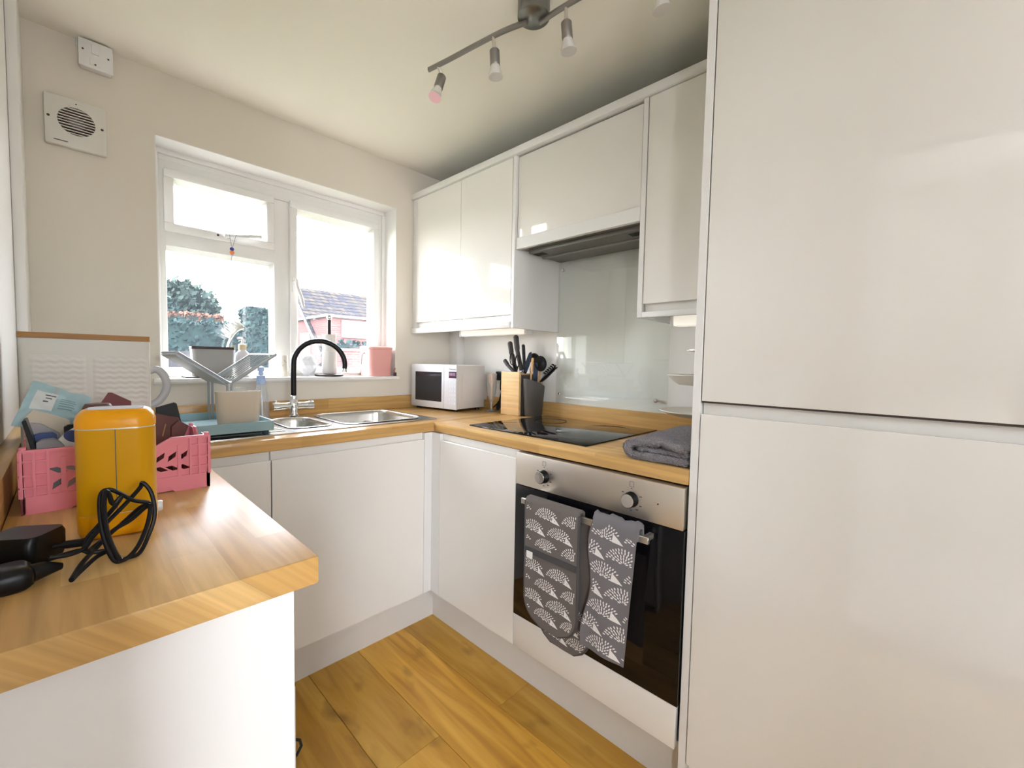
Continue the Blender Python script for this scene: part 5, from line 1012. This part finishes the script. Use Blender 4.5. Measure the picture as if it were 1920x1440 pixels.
# ------------------------------------------------------------------ yellow appliance with its flex
ya = thing('yellow_appliance', 'small yellow upright appliance with rounded corners on the worktop', 'appliance', (-1.048, -.655, ZW))
YM = RZ(-7, (-1.048, -.655, 0)); YX0, YX1, YY0, YY1 = -1.0935, -1.0045, -.688, -.620
def ybody(z0, z1, i0=0, i1=0, r=.024): return [[(x, y, z) for x, y in rrect(YX0+i, YX1-i, YY0+i, YY1-i, max(.005, r-i))] for z, i in ((z0, i0), (z1, i1))]
b = B(); loft(b, ybody(ZW+.0375, ZW+.1605), M=YM); obj('front_shell', b, MT['yellow'], ya, smooth=50)
b = B(); loft(b, [[(x, y, ZW+z) for x, y in rrect(YX0+i, YX1-i, YY0+i, YY1-i, max(.006, .024-i))] for z, i in ((.001, .008), (.004, .003), (.012, .0), (.0365, -.0005))], M=YM); obj('base_section', b, MT['yellow2'], ya, smooth=50)
b = B(); loft(b, [[(x, y, ZW+z) for x, y in rrect(YX0+i, YX1-i, YY0+i, YY1-i, max(.006, .024-i*.6))] for z, i in ((.1625, -.0005), (.172, -.0005), (.181, .002), (.187, .007), (.189, .012))], M=YM); tpy = obj('top_section', b, MT['yellow2'], ya, smooth=60)
b = B(); loft(b, [[(x, y, ZW+z) for x, y in rrect(YX0+.013, YX1-.013, YY0+.013, YY1-.013, .012)] for z in (.1885, .1898)], M=YM); obj('glossy_lid', b, MT['paleblue'], tpy)
b = B(); loft(b, ybody(ZW+.1604, ZW+.1626, .0008, .0008), M=YM); loft(b, ybody(ZW+.0364, ZW+.0376, .0008, .0008), M=YM); obj('chrome_trim', b, MT['handle'], ya)
b = B(); box(b, -1.0495, -1.0485, YY0-.0004, YY0+.002, ZW+.0376, ZW+.1604, M=YM); obj('seam', b, MT['ink'], ya, smooth=0)
b = B(); lathe(b, [(.0085, 0), (.0085, .004), (.007, .006), (0, .006)], n=16, M=YM @ frame((YX1+.0005, -.655, ZW+.030), (0, 1, 0), (1, 0, 0))); obj('side_button', b, MT['white'], ya)
# coiled flex with moulded plugs
fx_ = thing('power_flex', 'black power cable coiled up in front of the yellow appliance', 'cable', (-1.05, -.75, ZW))
def cp(px, py, y): return at(px, py, 'y', y)
coil = [cp(92, 1046, -.785), cp(130, 1040, -.782), cp(158, 1028, -.775), cp(175, 1005, -.765), cp(205, 975, -.755), cp(235, 945, -.75), cp(262, 915, -.75), cp(268, 905, -.752), cp(284, 925, -.755), cp(290, 965, -.76), cp(278, 1005, -.768), cp(262, 1045, -.782), cp(240, 1066, -.79), cp(215, 1058, -.79), cp(195, 1010, -.775), cp(187, 955, -.762), cp(190, 925, -.758), cp(205, 918, -.756), cp(225, 925, -.756), cp(250, 938, -.754), cp(280, 943, -.752), cp(262, 952, -.748), cp(225, 985, -.745), cp(180, 1022, -.752), cp(160, 1032, -.765), cp(163, 1010, -.76), cp(185, 985, -.756), cp(215, 950, -.762), cp(228, 930, -.764), cp(212, 945, -.768), cp(205, 928, -.770), cp(198, 922, -.772), cp(195, 955, -.776), cp(203, 1005, -.782), cp(222, 1045, -.790), cp(236, 1058, -.793), cp(258, 1025, -.786), cp(276, 985, -.775), cp(282, 950, -.764), cp(272, 952, -.758), cp(245, 975, -.756), cp(212, 995, -.758), cp(180, 1028, -.77), cp(155, 1055, -.80), cp(137, 1082, -.825), cp(135, 1087, -.828), cp(150, 1072, -.815), cp(180, 1045, -.79), cp(200, 1033, -.778), cp(170, 1036, -.775), cp(150, 1032, -.772), cp(110, 1043, -.778), cp(88, 1050, -.783)]
for p in coil: p.z = max(p.z, ZW+.0042)
b = B(); tube(b, spline(coil, 5), .0027, 8); obj('cable', b, MT['rubber'], fx_)
pa = thing('power_adapter', 'black mains adapter block lying beside the cable', 'adapter', (-1.14, -.70, ZW)); AM = frame(Vector((-1.1435, -.700, ZW+.0005)), (.83, -.55, 0), (0, 0, 1))
b = B(); loft(b, [[(x, y, z) for x, y in rrect(-.028, .030+i*0, -.030+i, .030-i, .010)] for z, i in ((0, .004), (.006, 0), (.030, 0), (.037, .005))], M=AM); obj('adapter_body', b, MT['black'], pa, smooth=50)
b = B(); tube(b, [AM @ Vector((.029, 0.004, .014)), AM @ Vector((.034, .006, .014)), AM @ Vector((.040, .010, .0135)), AM @ Vector((.055, .016, .013))], [.0035, .003, .0055, .0055], 10); obj('jack_lead', b, MT['rubber'], pa)
pl = thing('mains_plug', 'black mains plug with moulded grip at the worktop edge', 'plug', (-1.14, -.80, ZW)); PMx = frame(Vector((-1.146, -.792, ZW+.0005)), (.84, .10, 0), (0, 0, 1))
b = B(); loft(b, [[(x, y, z) for x, y in rrect(-.020+i, .014-i, -.022+i, .022-i, .009)] for z, i in ((0, .004), (.005, 0), (.020, 0), (.026, .005))], M=PMx); obj('plug_body', b, MT['black'], pl, smooth=50)
b = B(); tube(b, [PMx @ Vector((.012, 0, .012)), PMx @ Vector((.024, .004, .012)), PMx @ Vector((.038, .008, .009))], [.011, .009, .004], 12); obj('strain_relief', b, MT['rubber'], pl)

# ------------------------------------------------------------------ outdoors
b = B(); box(b, -12, 8, -12, YF-.25, -.4, -.12); tag(obj('bounce_ground', b, MT['paving'], smooth=0), 'unseen pale paving added to bounce light indoors', 'bounce_ground')['kind'] = 'structure'  # unseen ground slab, added to bounce daylight up to the ceiling
b = B(); box(b, -40, 60, YB+WT+.02, 90, -.6, -.42); gr = tag(obj('lawn', b, MT['grass'], smooth=0), 'strip of green lawn outside the window', 'lawn'); gr['kind'] = 'structure'
def foliage(bm, c, r, count, size, boxy=False):
    for i in range(count):
        if boxy:
            p = Vector([random.uniform(-1, 1) for _ in range(3)]); k = random.randint(0, 2); p[k] = math.copysign(random.uniform(.86, 1.03), p[k])
        else:
            p = Vector([random.gauss(0, 1) for _ in range(3)]).normalized() * random.uniform(.62, 1.05)*(1+.22*noise.noise(Vector((i*.01, c[0], c[1]))))
        q = Vector((c[0]+p.x*r[0], c[1]+p.y*r[1], c[2]+p.z*r[2])); s = size*random.uniform(.5, 1.3); a = Vector([random.gauss(0, 1) for _ in range(3)]).normalized(); e = a.orthogonal().normalized(); w = a.cross(e)
        bm.faces.new([bm.verts.new(q+v) for v in (e*s, w*s*.55, -e*s, -w*s*.55)])
def tree(label, c, r, count, size, mt, group=None):
    t = thing('tree', label, 'tree', (c[0], c[1], -.25)); b = B(); foliage(b, c, r, count, size); o_ = obj('foliage', b, mt, t, smooth=0); o_['kind'] = 'stuff'
    b = B(); tube(b, [(c[0], c[1], -.25), (c[0], c[1], c[2])], [.16, .10], 8)
    for i in range(5): a = i*1.3; tube(b, [(c[0], c[1], c[2]-r[2]*.6), (c[0]+math.cos(a)*r[0]*.6, c[1]+math.sin(a)*r[1]*.6, c[2]+r[2]*.3)], [.07, .02], 6)
    obj('trunk', b, MT['bark'], t); return t
def hedge(label, x0, x1, y0, y1, z1, count, mt):
    t = thing('hedge', label, 'hedge', ((x0+x1)/2, y0, -.25)); b = B(); box(b, x0+.1, x1-.1, y0+.1, y1-.1, -.25, z1-.12); obj('dense_core', b, MT['leaf1'], t, smooth=0)
    b = B(); foliage(b, ((x0+x1)/2, (y0+y1)/2, (z1-.25)/2), ((x1-x0)/2, (y1-y0)/2, (z1+.25)/2), count, .10, True); o_ = obj('leaves', b, mt, t, smooth=0); o_['kind'] = 'stuff'; return t
random.seed(21)
tree('round olive tree behind the russet hedge', (2.95, 26.5, 3.2), (1.7, 1.3, 1.75), 5000, .19, MT['leaf2']); tree('small dark tree at the edge of the garden', (1.95, 23.3, 3.1), (.5, .5, .75), 1200, .13, MT['leaf1'])
hedge('russet topped hedge across the garden', .6, 3.7, 21, 21.8, 2.98, 3000, MT['leaf3']); hedge('dark clipped hedge in front of the russet hedge', .9, 4.6, 19.3, 20.4, 2.55, 4600, MT['leaf1']); hedge('tall dark conifer hedge beside the brick gable', 3.45, 4.75, 16.2, 17.4, 2.95, 4200, MT['leaf1'])
fe = thing('garden_fence', 'dark timber fence at the end of the garden', 'fence', (2.4, 17.5, -.25))
for i in range(18): b = B(); box(b, .6+i*.152, .6+i*.152+.146, 17.5, 17.52, -.25, 1.32+.01*(i % 3)); obj('board', b, MT['fence'], fe, smooth=0)
for i in range(3): b = B(); box(b, .58+i*1.35, .68+i*1.35, 17.52, 17.62, -.25, 1.42); obj('post', b, MT['fence'], fe, smooth=0)
# house: brick gable end facing the garden, tiled roof, front wing with a window
YH = 16.0; hc = at(602, 655, 'y', YH); hx0, ez = hc.x, hc.z; rd = at(552, 545, 'x', hx0); YRD, rz = rd.y, rd.z; YFAR = 2*YRD-YH; hx1 = 17.0
hs = thing('brick_house', 'brick house with brown tiled roof and brick gable end', 'house', (9, YH, -.4))
b = B(); prism(b, [(YH, -.42), (YFAR, -.42), (YFAR, ez), (YRD, rz), (YH, ez)], 'x', hx0, hx1-.1); obj('wall', b, MT['brick'], hs, smooth=0)
b = B(); sl_ = (rz-ez)/(YRD-YH); o_ = .35
prism(b, [(YH-o_, ez-sl_*o_+.02), (YRD, rz+.02), (YFAR+o_, ez-sl_*o_+.02), (YFAR+o_, ez-sl_*o_+.14), (YRD, rz+.16), (YH-o_, ez-sl_*o_+.14)], 'x', hx0-.12, hx1); obj('roof', b, MT['tile'], hs, smooth=0)
b = B(); tube(b, [(hx0-.15, YH-o_, ez-sl_*o_+.07), (hx0-.15, YRD, rz+.08)], .05, 4); tube(b, [(hx0-.15, YFAR+o_, ez-sl_*o_+.07), (hx0-.15, YRD, rz+.08)], .05, 4); obj('barge_board', b, MT['render'], hs, smooth=0)
d0, d1 = at(565, 625, 'x', hx0), at(582, 655, 'x', hx0); b = B(); box(b, hx0-.05, hx0, d0.y, d1.y, -.42, d0.z); obj('door', b, MT['render'], hs, smooth=0)
YW = YH-.6; wl0 = at(614, 594, 'y', YW); b = B(); box(b, wl0.x, hx1-.5, YW, YH+3.0, -.42, wl0.z); obj('front_wing', b, MT['brick'], hs, smooth=0)
b = B(); box(b, wl0.x-.12, hx1-.4, YW-.15, YH+3.0, wl0.z, wl0.z+.09); obj('fascia', b, MT['render'], hs, smooth=0)
w0, w1 = at(641, 600, 'y', YW-.02), at(700, 636, 'y', YW-.02); wn_ = B(); box(wn_, w0.x, w1.x, YW-.06, YW, w1.z, w0.z); wo = obj('window', wn_, MT['render'], hs, smooth=0)
for k in range(4): a = w0.x+.08+(w1.x-w0.x-.1)*k/4; b = B(); box(b, a, a+(w1.x-w0.x)/4-.09, YW-.07, YW-.05, w1.z+.1, w0.z-.1); obj('pane', b, MT['cglass'], wo, smooth=0)
hedge('low clipped hedge below the house window', at(612, 640, 'y', 13).x, 8.2, 12.9, 13.5, at(640, 640, 'y', 13).z, 1200, MT['leaf1'])
gw = thing('garden_wall', 'low red brick garden wall with pale coping', 'wall', (5.3, 11.5, -.25)); b = B(); box(b, at(620, 657, 'y', 11.5).x, 9, 11.5, 11.72, -.42, at(640, 657, 'y', 11.5).z); obj('brickwork', b, MT['brick'], gw, smooth=0)
b = B(); zz = at(640, 657, 'y', 11.5).z; box(b, at(619, 657, 'y', 11.5).x, 9.05, 11.45, 11.77, zz, zz+.06); obj('coping', b, MT['render'], gw, smooth=0)
